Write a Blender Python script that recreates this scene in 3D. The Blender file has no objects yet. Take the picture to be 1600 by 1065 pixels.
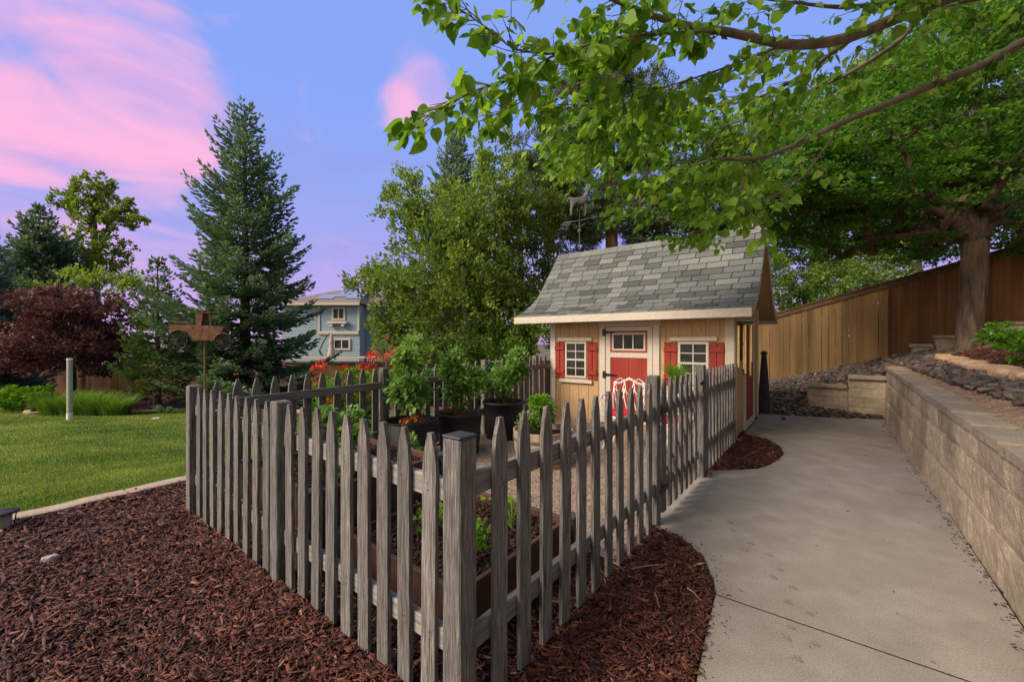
import bpy, bmesh, math, random
import numpy as np
from mathutils import Vector, Matrix
random.seed(4); rng=np.random.RandomState(7)
SC=bpy.context.scene; COL=SC.collection
R=math.radians
# ---------------------------------------------------------------- camera
CAMZ=1.45
cam=bpy.data.cameras.new('camera'); co=bpy.data.objects.new('camera',cam); COL.objects.link(co)
co.location=(0,0,CAMZ); co.rotation_euler=(R(90),0,0)
cam.sensor_width=36; cam.lens=645/1600*36; cam.clip_end=2000; cam.clip_start=.05
SC.camera=co
# ---------------------------------------------------------------- frames
TH=math.atan2(.790,.613); CX,CY=-.2,1.58
U=(math.cos(TH),math.sin(TH)); V=(-U[1],U[0])
def W(a,b,z=0.0): return Vector((CX+a*U[0]+b*V[0],CY+a*U[1]+b*V[1],z))
def AB(x,y): dx,dy=x-CX,y-CY; return dx*U[0]+dy*U[1],dx*V[0]+dy*V[1]
def at(px,py,D): return Vector(((px-800)/645*D,D,CAMZ-(py-532)*D/645))
def h_low(x,y):
    x=np.asarray(x,float); y=np.asarray(y,float)
    a,b=AB(x,y)
    l=-.07*np.clip(y-4,0,30)*np.clip((b-3.4)/2,0,1)
    return l
def zf(b): return .4+.29*np.clip(-np.asarray(b,float),-1.2,14)
def h_terr(x,y):
    a,b=AB(np.asarray(x,float),np.asarray(y,float))
    base=.74+.18*np.clip(a,0,9.3)/9.3+.29*np.clip(-b-1.95,0,14)
    t=np.clip((a-9.3)/3,0,1)
    return base*(1-t)+zf(b)*t
def h_bank(x,y):
    a,b=AB(np.asarray(x,float),np.asarray(y,float))
    w=np.interp(b,[-2,-1.5,-1.35,-.78,-.7,-.1,1],[.86,.72,.66,.5,.42,.12,.1])
    t=np.clip((a-9.45)/2.85,0,1)
    f=zf(b)
    front=np.clip((a-8.5-.3*np.clip(-b,0,2))/1.2,0,1)*.2*np.clip((b+2.2)/1.2,.2,1)
    up=w*(1-t)+f*t
    k=np.clip((a-9.42)/.06,0,1)
    kk=np.where(b>-.72,np.clip((a-8.7)/2.6,0,1),k)
    return np.where(b>-.72, front*(1-kk)+f*kk, front*(1-k)+up*k)
# ---------------------------------------------------------------- sky
def lin(c):
    return tuple(((x/255)/12.92 if x/255<=.04045 else ((x/255+.055)/1.055)**2.4) for x in c)
SUN=Vector((-.30*U[0]*0-.86*U[0]+.42*V[0],-.86*U[1]+.42*V[1],.72)).normalized()
world=bpy.data.worlds.new('World'); SC.world=world; world.use_nodes=True
nt=world.node_tree; nt.nodes.clear()
def N(t,tree=None,**k):
    n=(tree or nt).nodes.new(t)
    for a,b in k.items(): setattr(n,a,b)
    return n
L=nt.links.new
wo=N('ShaderNodeOutputWorld'); bg=N('ShaderNodeBackground'); L(bg.outputs[0],wo.inputs[0])
tc=N('ShaderNodeTexCoord'); sep=N('ShaderNodeSeparateXYZ'); L(tc.outputs['Generated'],sep.inputs[0])
ramp=N('ShaderNodeValToRGB'); L(sep.outputs[2],ramp.inputs[0])
st=[(0,(200,164,214)),(.07,(190,162,220)),(.17,(163,160,226)),(.32,(142,161,230)),(.5,(128,158,234)),(.7,(130,158,228)),(1,(150,165,215))]
el=ramp.color_ramp.elements
while len(el)<len(st): el.new(.5)
for e,(p,c) in zip(el,st): e.position=p; e.color=(*lin(c),1)
def mth(op,a,b=None,c=None,clamp=False):
    n=N('ShaderNodeMath',operation=op,use_clamp=clamp)
    for i,x in enumerate((a,b,c)):
        if x is None: continue
        if isinstance(x,(int,float)): n.inputs[i].default_value=x
        else: L(x,n.inputs[i])
    return n.outputs[0]
mp=N('ShaderNodeMapping'); L(tc.outputs['Generated'],mp.inputs[0]); mp.inputs['Rotation'].default_value=(0,R(-38),0); mp.inputs['Scale'].default_value=(1.5,1,3.2)
nz=N('ShaderNodeTexNoise'); L(mp.outputs[0],nz.inputs[0]); nz.inputs['Scale'].default_value=2.6; nz.inputs['Detail'].default_value=9; nz.inputs['Distortion'].default_value=1.1
def blob(px,py,rin,rout,w):
    d=Vector(((px-800)/645,1,(532-py)/645)).normalized()
    n=N('ShaderNodeVectorMath',operation='DOT_PRODUCT'); 
    nn=N('ShaderNodeVectorMath',operation='NORMALIZE'); L(tc.outputs['Generated'],nn.inputs[0]); L(nn.outputs[0],n.inputs[0]); n.inputs[1].default_value=d
    m=N('ShaderNodeMapRange',interpolation_type='SMOOTHSTEP'); L(n.outputs['Value'],m.inputs[0])
    m.inputs[1].default_value=math.cos(R(rout)); m.inputs[2].default_value=math.cos(R(rin)); m.inputs[3].default_value=0; m.inputs[4].default_value=w
    return m.outputs[0]
s=None
for b in [(130,110,0,15,1.0),(95,180,0,9,.5),(40,235,0,9,.9),(-30,270,0,9,.8),(250,80,0,14,.45),(648,142,0,6.5,.66),(605,178,0,5,.5),(455,186,0,5,.5),(245,395,0,9,1.0),(540,410,0,8,.8),(850,420,2,14,.7),(265,245,0,5,.6)]:
    o=blob(*b); s=o if s is None else mth('ADD',s,o)
nm=N('ShaderNodeMapRange'); L(nz.outputs[0],nm.inputs[0]); nm.inputs[1].default_value=.36; nm.inputs[2].default_value=.62; nm.inputs[3].default_value=.14; nm.inputs[4].default_value=1
cl=mth('ADD',mth('MULTIPLY',mth('SUBTRACT',nz.outputs[0],.5),1.5),mth('MULTIPLY',mth('SUBTRACT',mth('MINIMUM',s,1.25),.72),.50))
sm_=N('ShaderNodeMapRange',interpolation_type='SMOOTHSTEP'); L(cl,sm_.inputs[0]); sm_.inputs[1].default_value=-.08; sm_.inputs[2].default_value=.50; sm_.inputs[4].default_value=1.0
pk=sm_.outputs[0]
mix=N('ShaderNodeMixRGB'); L(pk,mix.inputs[0]); L(ramp.outputs[0],mix.inputs[1]); mix.inputs[2].default_value=(*lin((240,176,214)),1)
# thin violet-grey streak clouds
nz2=N('ShaderNodeTexNoise'); mp2=N('ShaderNodeMapping'); L(tc.outputs['Generated'],mp2.inputs[0]); mp2.inputs['Location'].default_value=(3,1,2); mp2.inputs['Rotation'].default_value=(0,R(12),0); mp2.inputs['Scale'].default_value=(1,1,6); L(mp2.outputs[0],nz2.inputs[0]); nz2.inputs['Scale'].default_value=2.2; nz2.inputs['Detail'].default_value=6
n2=N('ShaderNodeMapRange'); L(nz2.outputs[0],n2.inputs[0]); n2.inputs[1].default_value=.5; n2.inputs[2].default_value=.72; n2.inputs[4].default_value=.5
low=N('ShaderNodeMapRange'); L(sep.outputs[2],low.inputs[0]); low.inputs[1].default_value=.55; low.inputs[2].default_value=.3
mix2=N('ShaderNodeMixRGB'); L(mth('MULTIPLY',n2.outputs[0],low.outputs[0]),mix2.inputs[0]); L(mix.outputs[0],mix2.inputs[1]); mix2.inputs[2].default_value=(*lin((150,138,208)),1)
# daylight sky (Nishita), warm and bright on the side of the low sun behind the camera
sky=N('ShaderNodeTexSky',sky_type='NISHITA'); sky.sun_disc=False; sky.sun_elevation=math.asin(SUN.z); sky.sun_rotation=math.atan2(SUN.x,SUN.y)
skm=N('ShaderNodeMixRGB',blend_type='MULTIPLY'); skm.inputs[0].default_value=1; L(sky.outputs[0],skm.inputs[1]); skm.inputs[2].default_value=(.05,.047,.045,1)
bk=N('ShaderNodeMapRange'); L(sep.outputs[1],bk.inputs[0]); bk.inputs[1].default_value=.25; bk.inputs[2].default_value=-.35
mix3=N('ShaderNodeMixRGB'); L(bk.outputs[0],mix3.inputs[0]); L(mix2.outputs[0],mix3.inputs[1]); L(skm.outputs[0],mix3.inputs[2])
add0=N('ShaderNodeMixRGB',blend_type='ADD'); L(bk.outputs[0],add0.inputs[0]); L(mix3.outputs[0],add0.inputs[1]); add0.inputs[2].default_value=(.09,.085,.085,1)
gd=N('ShaderNodeVectorMath',operation='DOT_PRODUCT'); L(tc.outputs['Generated'],gd.inputs[0]); gd.inputs[1].default_value=SUN
gm=N('ShaderNodeMapRange',interpolation_type='SMOOTHSTEP'); L(gd.outputs['Value'],gm.inputs[0]); gm.inputs[1].default_value=.58; gm.inputs[2].default_value=.97
add=N('ShaderNodeMixRGB',blend_type='ADD'); L(gm.outputs[0],add.inputs[0]); L(add0.outputs[0],add.inputs[1]); add.inputs[2].default_value=(1.2,.93,.66,1)
L(add.outputs[0],bg.inputs[0]); bg.inputs[1].default_value=1.0
# ---------------------------------------------------------------- sun (soft, low evening light from behind the camera, left)
sl=bpy.data.lights.new('sun','SUN'); sl.energy=3.3; sl.angle=R(24); sl.color=(1,.86,.70)
so=bpy.data.objects.new('sun',sl); COL.objects.link(so); so.rotation_euler=SUN.to_track_quat('Z','Y').to_euler(); so.location=(-5,-5,12)
SC.view_settings.view_transform='Standard'; SC.view_settings.look='None'; SC.view_settings.exposure=0.2; SC.view_settings.gamma=1
# ---------------------------------------------------------------- materials
def M(name,c1,c2=None,scale=8,rough=.8,bump=.25,st=(1,1,1),tint=None,transl=0,metal=0,dist=0,detail=5,bs=None,spec=.3,c3=None,lo=.35,hi=.65,rnd=True,blotch=None,speck=None,ovar=0):
    m=bpy.data.materials.new(name); m.use_nodes=True; t=m.node_tree; p=t.nodes['Principled BSDF']; l=t.links.new
    p.inputs['Roughness'].default_value=rough; p.inputs['Metallic'].default_value=metal; p.inputs['Specular IOR Level'].default_value=spec
    c=N('ShaderNodeTexCoord',t); mp=N('ShaderNodeMapping',t); l(c.outputs['Object'],mp.inputs[0]); mp.inputs['Scale'].default_value=st
    if rnd:
        oi=N('ShaderNodeObjectInfo',t); ml=N('ShaderNodeMath',t,operation='MULTIPLY'); l(oi.outputs['Random'],ml.inputs[0]); ml.inputs[1].default_value=37; l(ml.outputs[0],mp.inputs['Location'])
    n=N('ShaderNodeTexNoise',t); l(mp.outputs[0],n.inputs[0]); n.inputs['Scale'].default_value=scale; n.inputs['Detail'].default_value=detail; n.inputs['Distortion'].default_value=dist; n.inputs['Roughness'].default_value=.62
    if c2 is None: c2=tuple(x*1.25 for x in c1)
    r=N('ShaderNodeValToRGB',t); l(n.outputs[0],r.inputs[0]); e=r.color_ramp.elements; e[0].position=lo; e[0].color=(*c1,1); e[1].position=hi; e[1].color=(*c2,1)
    if c3: k=e.new(.8); k.color=(*c3,1)
    out=r.outputs[0]
    if blotch:
        n3=N('ShaderNodeTexNoise',t); l(mp.outputs[0],n3.inputs[0]); n3.inputs['Scale'].default_value=blotch[0]; n3.inputs['Detail'].default_value=4
        r3=N('ShaderNodeMapRange',t); l(n3.outputs[0],r3.inputs[0]); r3.inputs[1].default_value=.42; r3.inputs[2].default_value=.62; r3.inputs[4].default_value=blotch[2]
        x=N('ShaderNodeMixRGB',t); l(r3.outputs[0],x.inputs[0]); l(out,x.inputs[1]); x.inputs[2].default_value=(*blotch[1],1); out=x.outputs[0]
    if speck:
        n4=N('ShaderNodeTexNoise',t); l(mp.outputs[0],n4.inputs[0]); n4.inputs['Scale'].default_value=speck[0]; n4.inputs['Detail'].default_value=3
        r4=N('ShaderNodeMapRange',t); l(n4.outputs[0],r4.inputs[0]); r4.inputs[1].default_value=.3; r4.inputs[2].default_value=.7; r4.inputs[3].default_value=1-speck[1]; r4.inputs[4].default_value=1+speck[1]
        x=N('ShaderNodeMixRGB',t,blend_type='MULTIPLY'); x.inputs[0].default_value=1; l(out,x.inputs[1]); l(r4.outputs[0],x.inputs[2]); out=x.outputs[0]
    if ovar:
        o5=N('ShaderNodeObjectInfo',t); r5=N('ShaderNodeMapRange',t); l(o5.outputs['Random'],r5.inputs[0]); r5.inputs[3].default_value=1-ovar; r5.inputs[4].default_value=1+ovar
        x=N('ShaderNodeMixRGB',t,blend_type='MULTIPLY'); x.inputs[0].default_value=1; l(out,x.inputs[1]); l(r5.outputs[0],x.inputs[2]); out=x.outputs[0]
    if tint:
        a=N('ShaderNodeAttribute',t); a.attribute_name='tint'
        x=N('ShaderNodeValToRGB',t); l(a.outputs['Fac'],x.inputs[0]); ee=x.color_ramp.elements
        while len(ee)<len(tint): ee.new(.5)
        for i,cc in enumerate(tint): ee[i].position=i/(len(tint)-1); ee[i].color=(*cc,1)
        y=N('ShaderNodeMixRGB',t,blend_type='MULTIPLY'); y.inputs[0].default_value=1; l(x.outputs[0],y.inputs[1]); l(out,y.inputs[2]); out=y.outputs[0]
    l(out,p.inputs['Base Color'])
    if bump:
        n2=N('ShaderNodeTexNoise',t); l(mp.outputs[0],n2.inputs[0]); n2.inputs['Scale'].default_value=bs or scale*3; n2.inputs['Detail'].default_value=6
        b=N('ShaderNodeBump',t); b.inputs['Strength'].default_value=bump; b.inputs['Distance'].default_value=.02; l(n2.outputs[0],b.inputs['Height']); l(b.outputs[0],p.inputs['Normal'])
    if transl:
        tr=N('ShaderNodeBsdfTranslucent',t); g=N('ShaderNodeMixRGB',t,blend_type='MULTIPLY'); g.inputs[0].default_value=1; l(out,g.inputs[1]); g.inputs[2].default_value=(1.15,1.2,.5,1); l(g.outputs[0],tr.inputs[0])
        ms=N('ShaderNodeMixShader',t); ms.inputs[0].default_value=transl; l(p.outputs[0],ms.inputs[1]); l(tr.outputs[0],ms.inputs[2]); l(ms.outputs[0],t.nodes['Material Output'].inputs[0])
    return m
def G3(*s): return s
gw1,gw2=(.085,.078,.073),(.29,.27,.252)
mWoodZ=M('weathered wood upright',gw1,gw2,scale=110,st=(1,1,.05),rough=.9,bump=.8,bs=150,detail=4,lo=.36,hi=.62,blotch=(14,(.14,.134,.132),.55),ovar=.16,speck=(220,.15))
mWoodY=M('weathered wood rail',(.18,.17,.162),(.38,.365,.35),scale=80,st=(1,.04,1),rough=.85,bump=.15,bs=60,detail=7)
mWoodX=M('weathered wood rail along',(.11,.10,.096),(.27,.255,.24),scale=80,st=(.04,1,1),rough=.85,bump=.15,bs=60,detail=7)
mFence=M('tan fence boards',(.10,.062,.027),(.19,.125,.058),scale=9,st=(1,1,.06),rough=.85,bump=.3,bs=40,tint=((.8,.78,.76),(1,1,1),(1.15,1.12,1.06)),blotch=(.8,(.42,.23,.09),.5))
mFenceTrim=M('brown fence trim',(.075,.04,.022),(.13,.07,.04),scale=8,rough=.8)
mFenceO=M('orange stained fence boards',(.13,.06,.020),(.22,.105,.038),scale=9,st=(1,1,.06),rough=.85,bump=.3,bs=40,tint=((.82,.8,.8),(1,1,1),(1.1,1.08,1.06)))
mFarFence=M('far fence boards',(.26,.13,.07),(.40,.21,.12),scale=9,st=(1,1,.06),tint=((.7,.7,.7),(1,1,1),(1.2,1.2,1.2)))
mMulch=M('bark chips',(.8,.8,.8),(1.1,1.1,1.1),scale=60,st=(1,1,1),rough=.62,bump=.5,spec=.45,tint=((.013,.005,.004),(.058,.015,.010),(.13,.036,.022),(.21,.07,.042),(.42,.25,.15)),rnd=False)
mMulchBase=M('mulch soil',(.008,.004,.003),(.035,.013,.009),scale=55,rough=.95,bump=1,rnd=False)
mSoil=M('potting soil',(.02,.010,.006),(.075,.04,.022),scale=40,rough=.95,bump=1)
mSoilBits=M('soil crumbs',(.8,.8,.8),(1,1,1),scale=30,tint=((.015,.008,.005),(.06,.03,.018),(.13,.07,.04)))
mConc=M('path concrete',(.28,.247,.214),(.365,.328,.288),scale=3.5,rough=.85,bump=.12,bs=90,detail=10,rnd=False,blotch=(2.1,(.255,.222,.19),.45),speck=(130,.24))
mConcD=M('path joint dirt',(.022,.018,.015),rough=.95)
mCurb=M('curb concrete',(.40,.30,.22),(.52,.42,.32),scale=14,rough=.9,bump=.4,rnd=False)
mBlock=M('split face block',(.38,.305,.215),(.56,.47,.35),scale=16,rough=.95,bump=.45,bs=60,detail=10,blotch=(1.6,(.25,.20,.15),.75),rnd=False,speck=(120,.2),ovar=.06)
mCap=M('wall cap block',(.31,.25,.185),(.43,.36,.275),scale=5,rough=.92,bump=.5,bs=40,blotch=(2,(.2,.175,.15),.5),rnd=False,speck=(120,.18),ovar=.05)
mDirt=M('sandy dirt',(.20,.125,.075),(.38,.26,.165),scale=9,rough=.95,bump=.8,bs=50,rnd=False)
mYard=M('decomposed gravel',(.26,.19,.14),(.42,.32,.25),scale=12,rough=.95,bump=.9,bs=70,rnd=False)
mPebble=M('gravel grains',(.8,.8,.8),(1.1,1.1,1.1),scale=9,tint=((.12,.085,.065),(.30,.22,.17),(.46,.37,.30)))
mRock=M('slate cobbles',(.75,.75,.75),(1.2,1.2,1.2),scale=14,rough=.75,bump=.5,bs=40,rnd=False,tint=((.028,.025,.024),(.075,.065,.06),(.15,.10,.08),(.12,.105,.095),(.27,.205,.155)))
mSand=M('tan flagstone',(.42,.25,.14),(.62,.43,.28),scale=7,rough=.9,bump=.6)
mGreyStone=M('pale boulder',(.22,.20,.17),(.42,.39,.34),scale=6,rough=.9,bump=.7)
mGround=M('dry ground',(.10,.075,.05),(.2,.16,.11),scale=1.2,rough=.95,bump=.4,rnd=False)
mLawn=M('lawn turf',(.07,.11,.025),(.15,.19,.045),scale=1.1,rough=.9,bump=.6,bs=120,detail=9,rnd=False,blotch=(1.6,(.22,.24,.055),.4))
mBlade=M('grass blades',(.8,.85,.8),(1.1,1.1,1),scale=1.3,rough=.6,transl=.3,bump=0,rnd=False,tint=((.08,.15,.03),(.18,.28,.055),(.33,.40,.10),(.55,.50,.21)))
mShingle=M('grey shingles',(.8,.8,.8),(1.15,1.15,1.15),scale=40,rough=.95,bump=.5,bs=300,tint=((.085,.095,.09),(.14,.15,.14),(.20,.212,.195),(.27,.285,.26)))
mWhite=M('cream white paint',(.58,.51,.43),(.66,.60,.52),scale=3,rough=.6,bump=.1,speck=(22,.06),blotch=(3,(.50,.43,.35),.45))
mTan=M('tan siding paint',(.49,.32,.165),(.57,.385,.21),scale=2.5,rough=.7,bump=.15,st=(1,1,.3),bs=60,speck=(25,.07),blotch=(1.5,(.43,.28,.15),.5))
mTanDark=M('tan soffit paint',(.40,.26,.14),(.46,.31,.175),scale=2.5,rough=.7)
mRed=M('barn red paint',(.26,.027,.018),(.34,.045,.028),scale=4,rough=.6,bump=.15,st=(1,1,.3))
mGlass=M('dark window glass',(.02,.022,.025),(.05,.052,.055),scale=2,rough=.12,bump=0,spec=.22)
mBlack=M('black metal',(.012,.012,.012),(.025,.025,.026),rough=.5,bump=.1)
mPlastic=M('black pot plastic',(.009,.009,.010),(.018,.018,.020),rough=.6,bump=.1,spec=.5)
mCapPl=M('black cap plastic',(.03,.033,.037),(.06,.064,.07),rough=.35,bump=.1,spec=.5)
mBrownPl=M('brown bed board',(.085,.042,.030),(.13,.065,.046),scale=6,st=(.2,.2,1),rough=.6,bump=.2)
mIron=M('white wrought iron',(.72,.70,.66),(.82,.80,.77),rough=.45,bump=.1)
mCush=M('red cushion',(.55,.012,.03),(.68,.02,.045),rough=.85,bump=.3,bs=200)
mBarrel=M('barrel staves',(.30,.22,.15),(.48,.38,.28),scale=14,st=(1,1,.1),rough=.85,bump=.4)
mBrass=M('brass tube',(.62,.42,.14),(.78,.58,.26),rough=.35,metal=.6,bump=.05)
mDkWood=M('dark stained wood',(.035,.018,.012),(.07,.035,.02),rough=.7,st=(1,1,.1))
mRust=M('rusty sheet iron',(.12,.05,.03),(.24,.12,.08),scale=12,rough=.85,bump=.5,blotch=(9,(.10,.035,.018),.8))
mRustPole=M('rusty pole',(.20,.09,.05),(.30,.16,.10),rough=.85)
mGrey=M('grey metal',(.10,.095,.09),(.17,.16,.15),rough=.7)
mDkGrey=M('dark grey cover',(.03,.03,.034),(.055,.055,.06),rough=.85)
mPVC=M('grey plastic pipe',(.42,.42,.38),(.52,.52,.48),rough=.6)
mPVCw=M('white pipe foot',(.78,.76,.74),rough=.5)
mBark=M('linden bark',(.085,.055,.04),(.20,.145,.105),scale=16,st=(1,1,.16),rough=.95,bump=1,bs=22)
mBarkG=M('smooth grey bark',(.13,.105,.08),(.23,.19,.15),scale=10,st=(1,1,1),rough=.85,bump=.5)
mBarkD=M('dark bark',(.05,.035,.028),(.11,.08,.06),scale=12,rough=.95,bump=.6)
mBarkO=M('orange pine bark',(.26,.12,.065),(.46,.25,.15),scale=9,st=(1,1,.4),rough=.95,bump=.8)
def leafm(name,t,tr=.4,rough=.5): return M(name,(.85,.85,.85),(1.1,1.1,1.1),scale=1.5,bump=0,tint=t,transl=tr,rough=rough,spec=.35,rnd=False)
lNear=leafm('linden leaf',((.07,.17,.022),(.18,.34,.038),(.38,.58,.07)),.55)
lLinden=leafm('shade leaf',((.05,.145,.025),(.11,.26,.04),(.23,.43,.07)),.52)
lDark=leafm('dark leaf',((.05,.12,.025),(.12,.23,.04),(.28,.40,.08)),.5)
lMid=leafm('mid leaf',((.09,.15,.03),(.20,.31,.06),(.38,.50,.11)),.5)
lLeft=leafm('olive leaf',((.09,.15,.02),(.18,.27,.035),(.32,.42,.07)),.5)
lPurple=leafm('purple leaf',((.04,.014,.028),(.10,.03,.055),(.19,.07,.10),(.20,.14,.10)),.3)
lTomato=leafm('tomato leaf',((.09,.21,.05),(.20,.37,.09),(.36,.52,.18)),.5)
lAged=leafm('ageing leaf',((.12,.16,.03),(.38,.13,.03),(.5,.06,.03)),.3)
lBright=leafm('bright leaf',((.09,.24,.02),(.18,.40,.03),(.32,.55,.06)),.45)
lGrass=leafm('ornamental grass leaf',((.09,.20,.03),(.18,.32,.05),(.34,.46,.10)),.4)
lFlower=leafm('red petals',((.60,.03,.015),(.75,.06,.03),(.85,.14,.08)),.3)
lSpruce=leafm('spruce needles',((.05,.10,.065),(.14,.235,.165),(.25,.37,.275),(.40,.52,.42)),.28,.7)
lBlue=leafm('blue spruce needles',((.09,.15,.135),(.19,.27,.25),(.32,.41,.38)),.2,.7)
lGreenSp=leafm('young spruce needles',((.07,.13,.035),(.13,.22,.06),(.22,.32,.10)),.2,.7)
lPine=leafm('pine needles',((.05,.085,.03),(.10,.15,.05),(.20,.25,.09)),.2,.7)
# ---------------------------------------------------------------- mesh helpers
class MB:
    def __init__(s): s.v=[]; s.f=[]; s.t=[]
    def add(s,vs,fs,tint=.5):
        o=len(s.v); s.v+= [tuple(p) for p in vs]; s.f+=[tuple(i+o for i in f) for f in fs]; s.t+=[tint]*len(vs)
    def box(s,x0,x1,y0,y1,z0,z1,tint=.5,mx=None):
        vs=[Vector(p) for p in ((x0,y0,z0),(x1,y0,z0),(x1,y1,z0),(x0,y1,z0),(x0,y0,z1),(x1,y0,z1),(x1,y1,z1),(x0,y1,z1))]
        if mx is not None: vs=[mx@p for p in vs]
        s.add(vs,[(0,3,2,1),(4,5,6,7),(0,1,5,4),(1,2,6,5),(2,3,7,6),(3,0,4,7)],tint)
    def prism(s,poly,fn,t0,t1,tint=.5):  # poly list of 2d; fn(p,t)->3d
        n=len(poly); vs=[fn(p,t0) for p in poly]+[fn(p,t1) for p in poly]
        s.add(vs,[tuple(range(n))[::-1],tuple(range(n,2*n))]+[(i,(i+1)%n,n+(i+1)%n,n+i) for i in range(n)],tint)
    def tube(s,pts,rs,n=8,tint=.5,cap=True):
        pts=[Vector(p) for p in pts]; 
        if not hasattr(rs,'__len__'): rs=[rs]*len(pts)
        vs=[];fs=[]; up=None
        for i,p in enumerate(pts):
            d=(pts[min(i+1,len(pts)-1)]-pts[max(i-1,0)])
            d=d.normalized() if d.length>1e-9 else Vector((0,0,1))
            if up is None: up=Vector((0,0,1)) if abs(d.z)<.9 else Vector((1,0,0))
            x=up.cross(d)
            if x.length<1e-5: x=Vector((1,.1,0)).cross(d)
            x.normalize(); y=d.cross(x); up=y.copy() if False else up
            for k in range(n):
                a=2*math.pi*k/n; vs.append(p+(x*math.cos(a)+y*math.sin(a))*rs[i])
        for i in range(len(pts)-1):
            for k in range(n): fs.append((i*n+k,i*n+(k+1)%n,(i+1)*n+(k+1)%n,(i+1)*n+k))
        if cap: fs+= [tuple(range(n))[::-1],tuple(range((len(pts)-1)*n,len(pts)*n))]
        s.add(vs,fs,tint)
    def lathe(s,prof,n=32,c=(0,0,0),tint=.5):
        vs=[];m=len(prof)
        for r,z in prof:
            for k in range(n):
                a=2*math.pi*k/n; vs.append((c[0]+r*math.cos(a),c[1]+r*math.sin(a),c[2]+z))
        fs=[(i*n+k,i*n+(k+1)%n,(i+1)*n+(k+1)%n,(i+1)*n+k) for i in range(m-1) for k in range(n)]
        s.add(vs,fs,tint)
    def build(s,name,mat,parent=None,loc=None,rz=0,smooth=False):
        me=bpy.data.meshes.new(name); me.from_pydata(s.v,[],s.f); me.materials.append(mat)
        if len(set(s.t))>1:
            at_=me.attributes.new('tint','FLOAT','POINT'); at_.data.foreach_set('value',s.t)
        bm=bmesh.new(); bm.from_mesh(me); bmesh.ops.recalc_face_normals(bm,faces=bm.faces); bm.to_mesh(me); bm.free()
        if smooth: me.polygons.foreach_set('use_smooth',[True]*len(me.polygons))
        o=bpy.data.objects.new(name,me); COL.objects.link(o)
        if parent: o.parent=parent
        if loc is not None: o.location=loc
        o.rotation_euler[2]=rz
        return o
def tag(o,label=None,cat=None,group=None,kind=None):
    for k,x in (('label',label),('category',cat),('group',group),('kind',kind)):
        if x: o[k]=x
    return o
def thing(name,label,cat,loc=(0,0,0),rz=0,group=None):
    o=bpy.data.objects.new(name,None); COL.objects.link(o); o.location=loc; o.rotation_euler[2]=rz; o.empty_display_size=.1
    return tag(o,label,cat,group)
def bevel(o,w=.004,s=1):
    m=o.modifiers.new('b','BEVEL'); m.width=w; m.segments=s; m.limit_method='ANGLE'; return o
def copy_tree(o,parent=None):
    c=o.copy(); COL.objects.link(c); c.parent=parent
    for ch in list(o.children): copy_tree(ch,c)
    return c
def rawmesh(name,verts,faces,tint,mat,parent=None,smooth=False,loc=None):
    """verts (n,3), faces (m,k) arrays"""
    me=bpy.data.meshes.new(name); n=len(verts); m,k=faces.shape
    me.vertices.add(n); me.vertices.foreach_set('co',np.ascontiguousarray(verts,dtype=np.float32).ravel())
    me.loops.add(m*k); me.loops.foreach_set('vertex_index',np.ascontiguousarray(faces,dtype=np.int32).ravel())
    me.polygons.add(m); me.polygons.foreach_set('loop_start',np.arange(0,m*k,k,dtype=np.int32))
    if smooth: me.polygons.foreach_set('use_smooth',np.ones(m,dtype=bool))
    me.update(calc_edges=True)
    if tint is not None:
        a=me.attributes.new('tint','FLOAT','POINT'); a.data.foreach_set('value',np.ascontiguousarray(tint,dtype=np.float32))
    me.materials.append(mat)
    o=bpy.data.objects.new(name,me); COL.objects.link(o)
    if parent: o.parent=parent
    if loc is not None: o.location=loc
    return o
def scatter(name,tv,tf,pos,rot,sc,tint,mat,parent=None,jit=0,smooth=False):
    tv=np.asarray(tv,float); tf=np.asarray(tf,int); n=len(pos); k=len(tv)
    sc=np.asarray(sc,float)
    if sc.ndim==1: sc=np.repeat(sc[:,None],3,1)
    v=tv[None,:,:]*sc[:,None,:]
    if jit: v=v*(1+rng.uniform(-jit,jit,(n,k,1)))
    v=np.einsum('nij,nkj->nki',rot,v)+np.asarray(pos)[:,None,:]
    f=(tf[None,:,:]+(np.arange(n)*k)[:,None,None]).reshape(-1,tf.shape[1])
    return rawmesh(name,v.reshape(-1,3),f,np.repeat(tint,k),mat,parent,smooth)
def unit(x): return x/np.maximum(np.linalg.norm(x,axis=-1,keepdims=True),1e-9)
def basis(d,up):
    d=unit(d); y=unit(np.cross(up,d)); z=np.cross(d,y); return np.stack([d,y,z],-1)
def rz_mats(a,tiltx=None,tilty=None):
    c,s=np.cos(a),np.sin(a); z=np.zeros_like(a); o=np.ones_like(a)
    m=np.stack([np.stack([c,-s,z],-1),np.stack([s,c,z],-1),np.stack([z,z,o],-1)],-2)
    if tiltx is not None:
        c,s=np.cos(tiltx),np.sin(tiltx); t=np.stack([np.stack([o,z,z],-1),np.stack([z,c,-s],-1),np.stack([z,s,c],-1)],-2); m=m@t
    if tilty is not None:
        c,s=np.cos(tilty),np.sin(tilty); t=np.stack([np.stack([c,z,s],-1),np.stack([z,o,z],-1),np.stack([-s,z,c],-1)],-2); m=m@t
    return m
HEART_V=[(0,0,0),(-.07,.2,.03),(.05,.42,.07),(.32,.5,.09),(.62,.36,.06),(.84,.15,.0),(1.06,0,-.08),(.84,-.15,.0),(.62,-.36,.06),(.32,-.5,.09),(.05,-.42,.07),(-.07,-.2,.03)]
HEART_F=[(0,6,5,4,3,2,1),(0,11,10,9,8,7,6)]
LEAF_V=[(0,0,0),(.45,.34,.07),(1,0,-.05),(.45,-.34,.07)]; LEAF_F=[(0,2,1),(0,3,2)]
OVAL_V=[(0,0,0),(.3,.3,.06),(.72,.24,.03),(1,0,-.06),(.72,-.24,.03),(.3,-.3,.06)]; OVAL_F=[(0,3,2,1),(0,5,4,3)]
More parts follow.
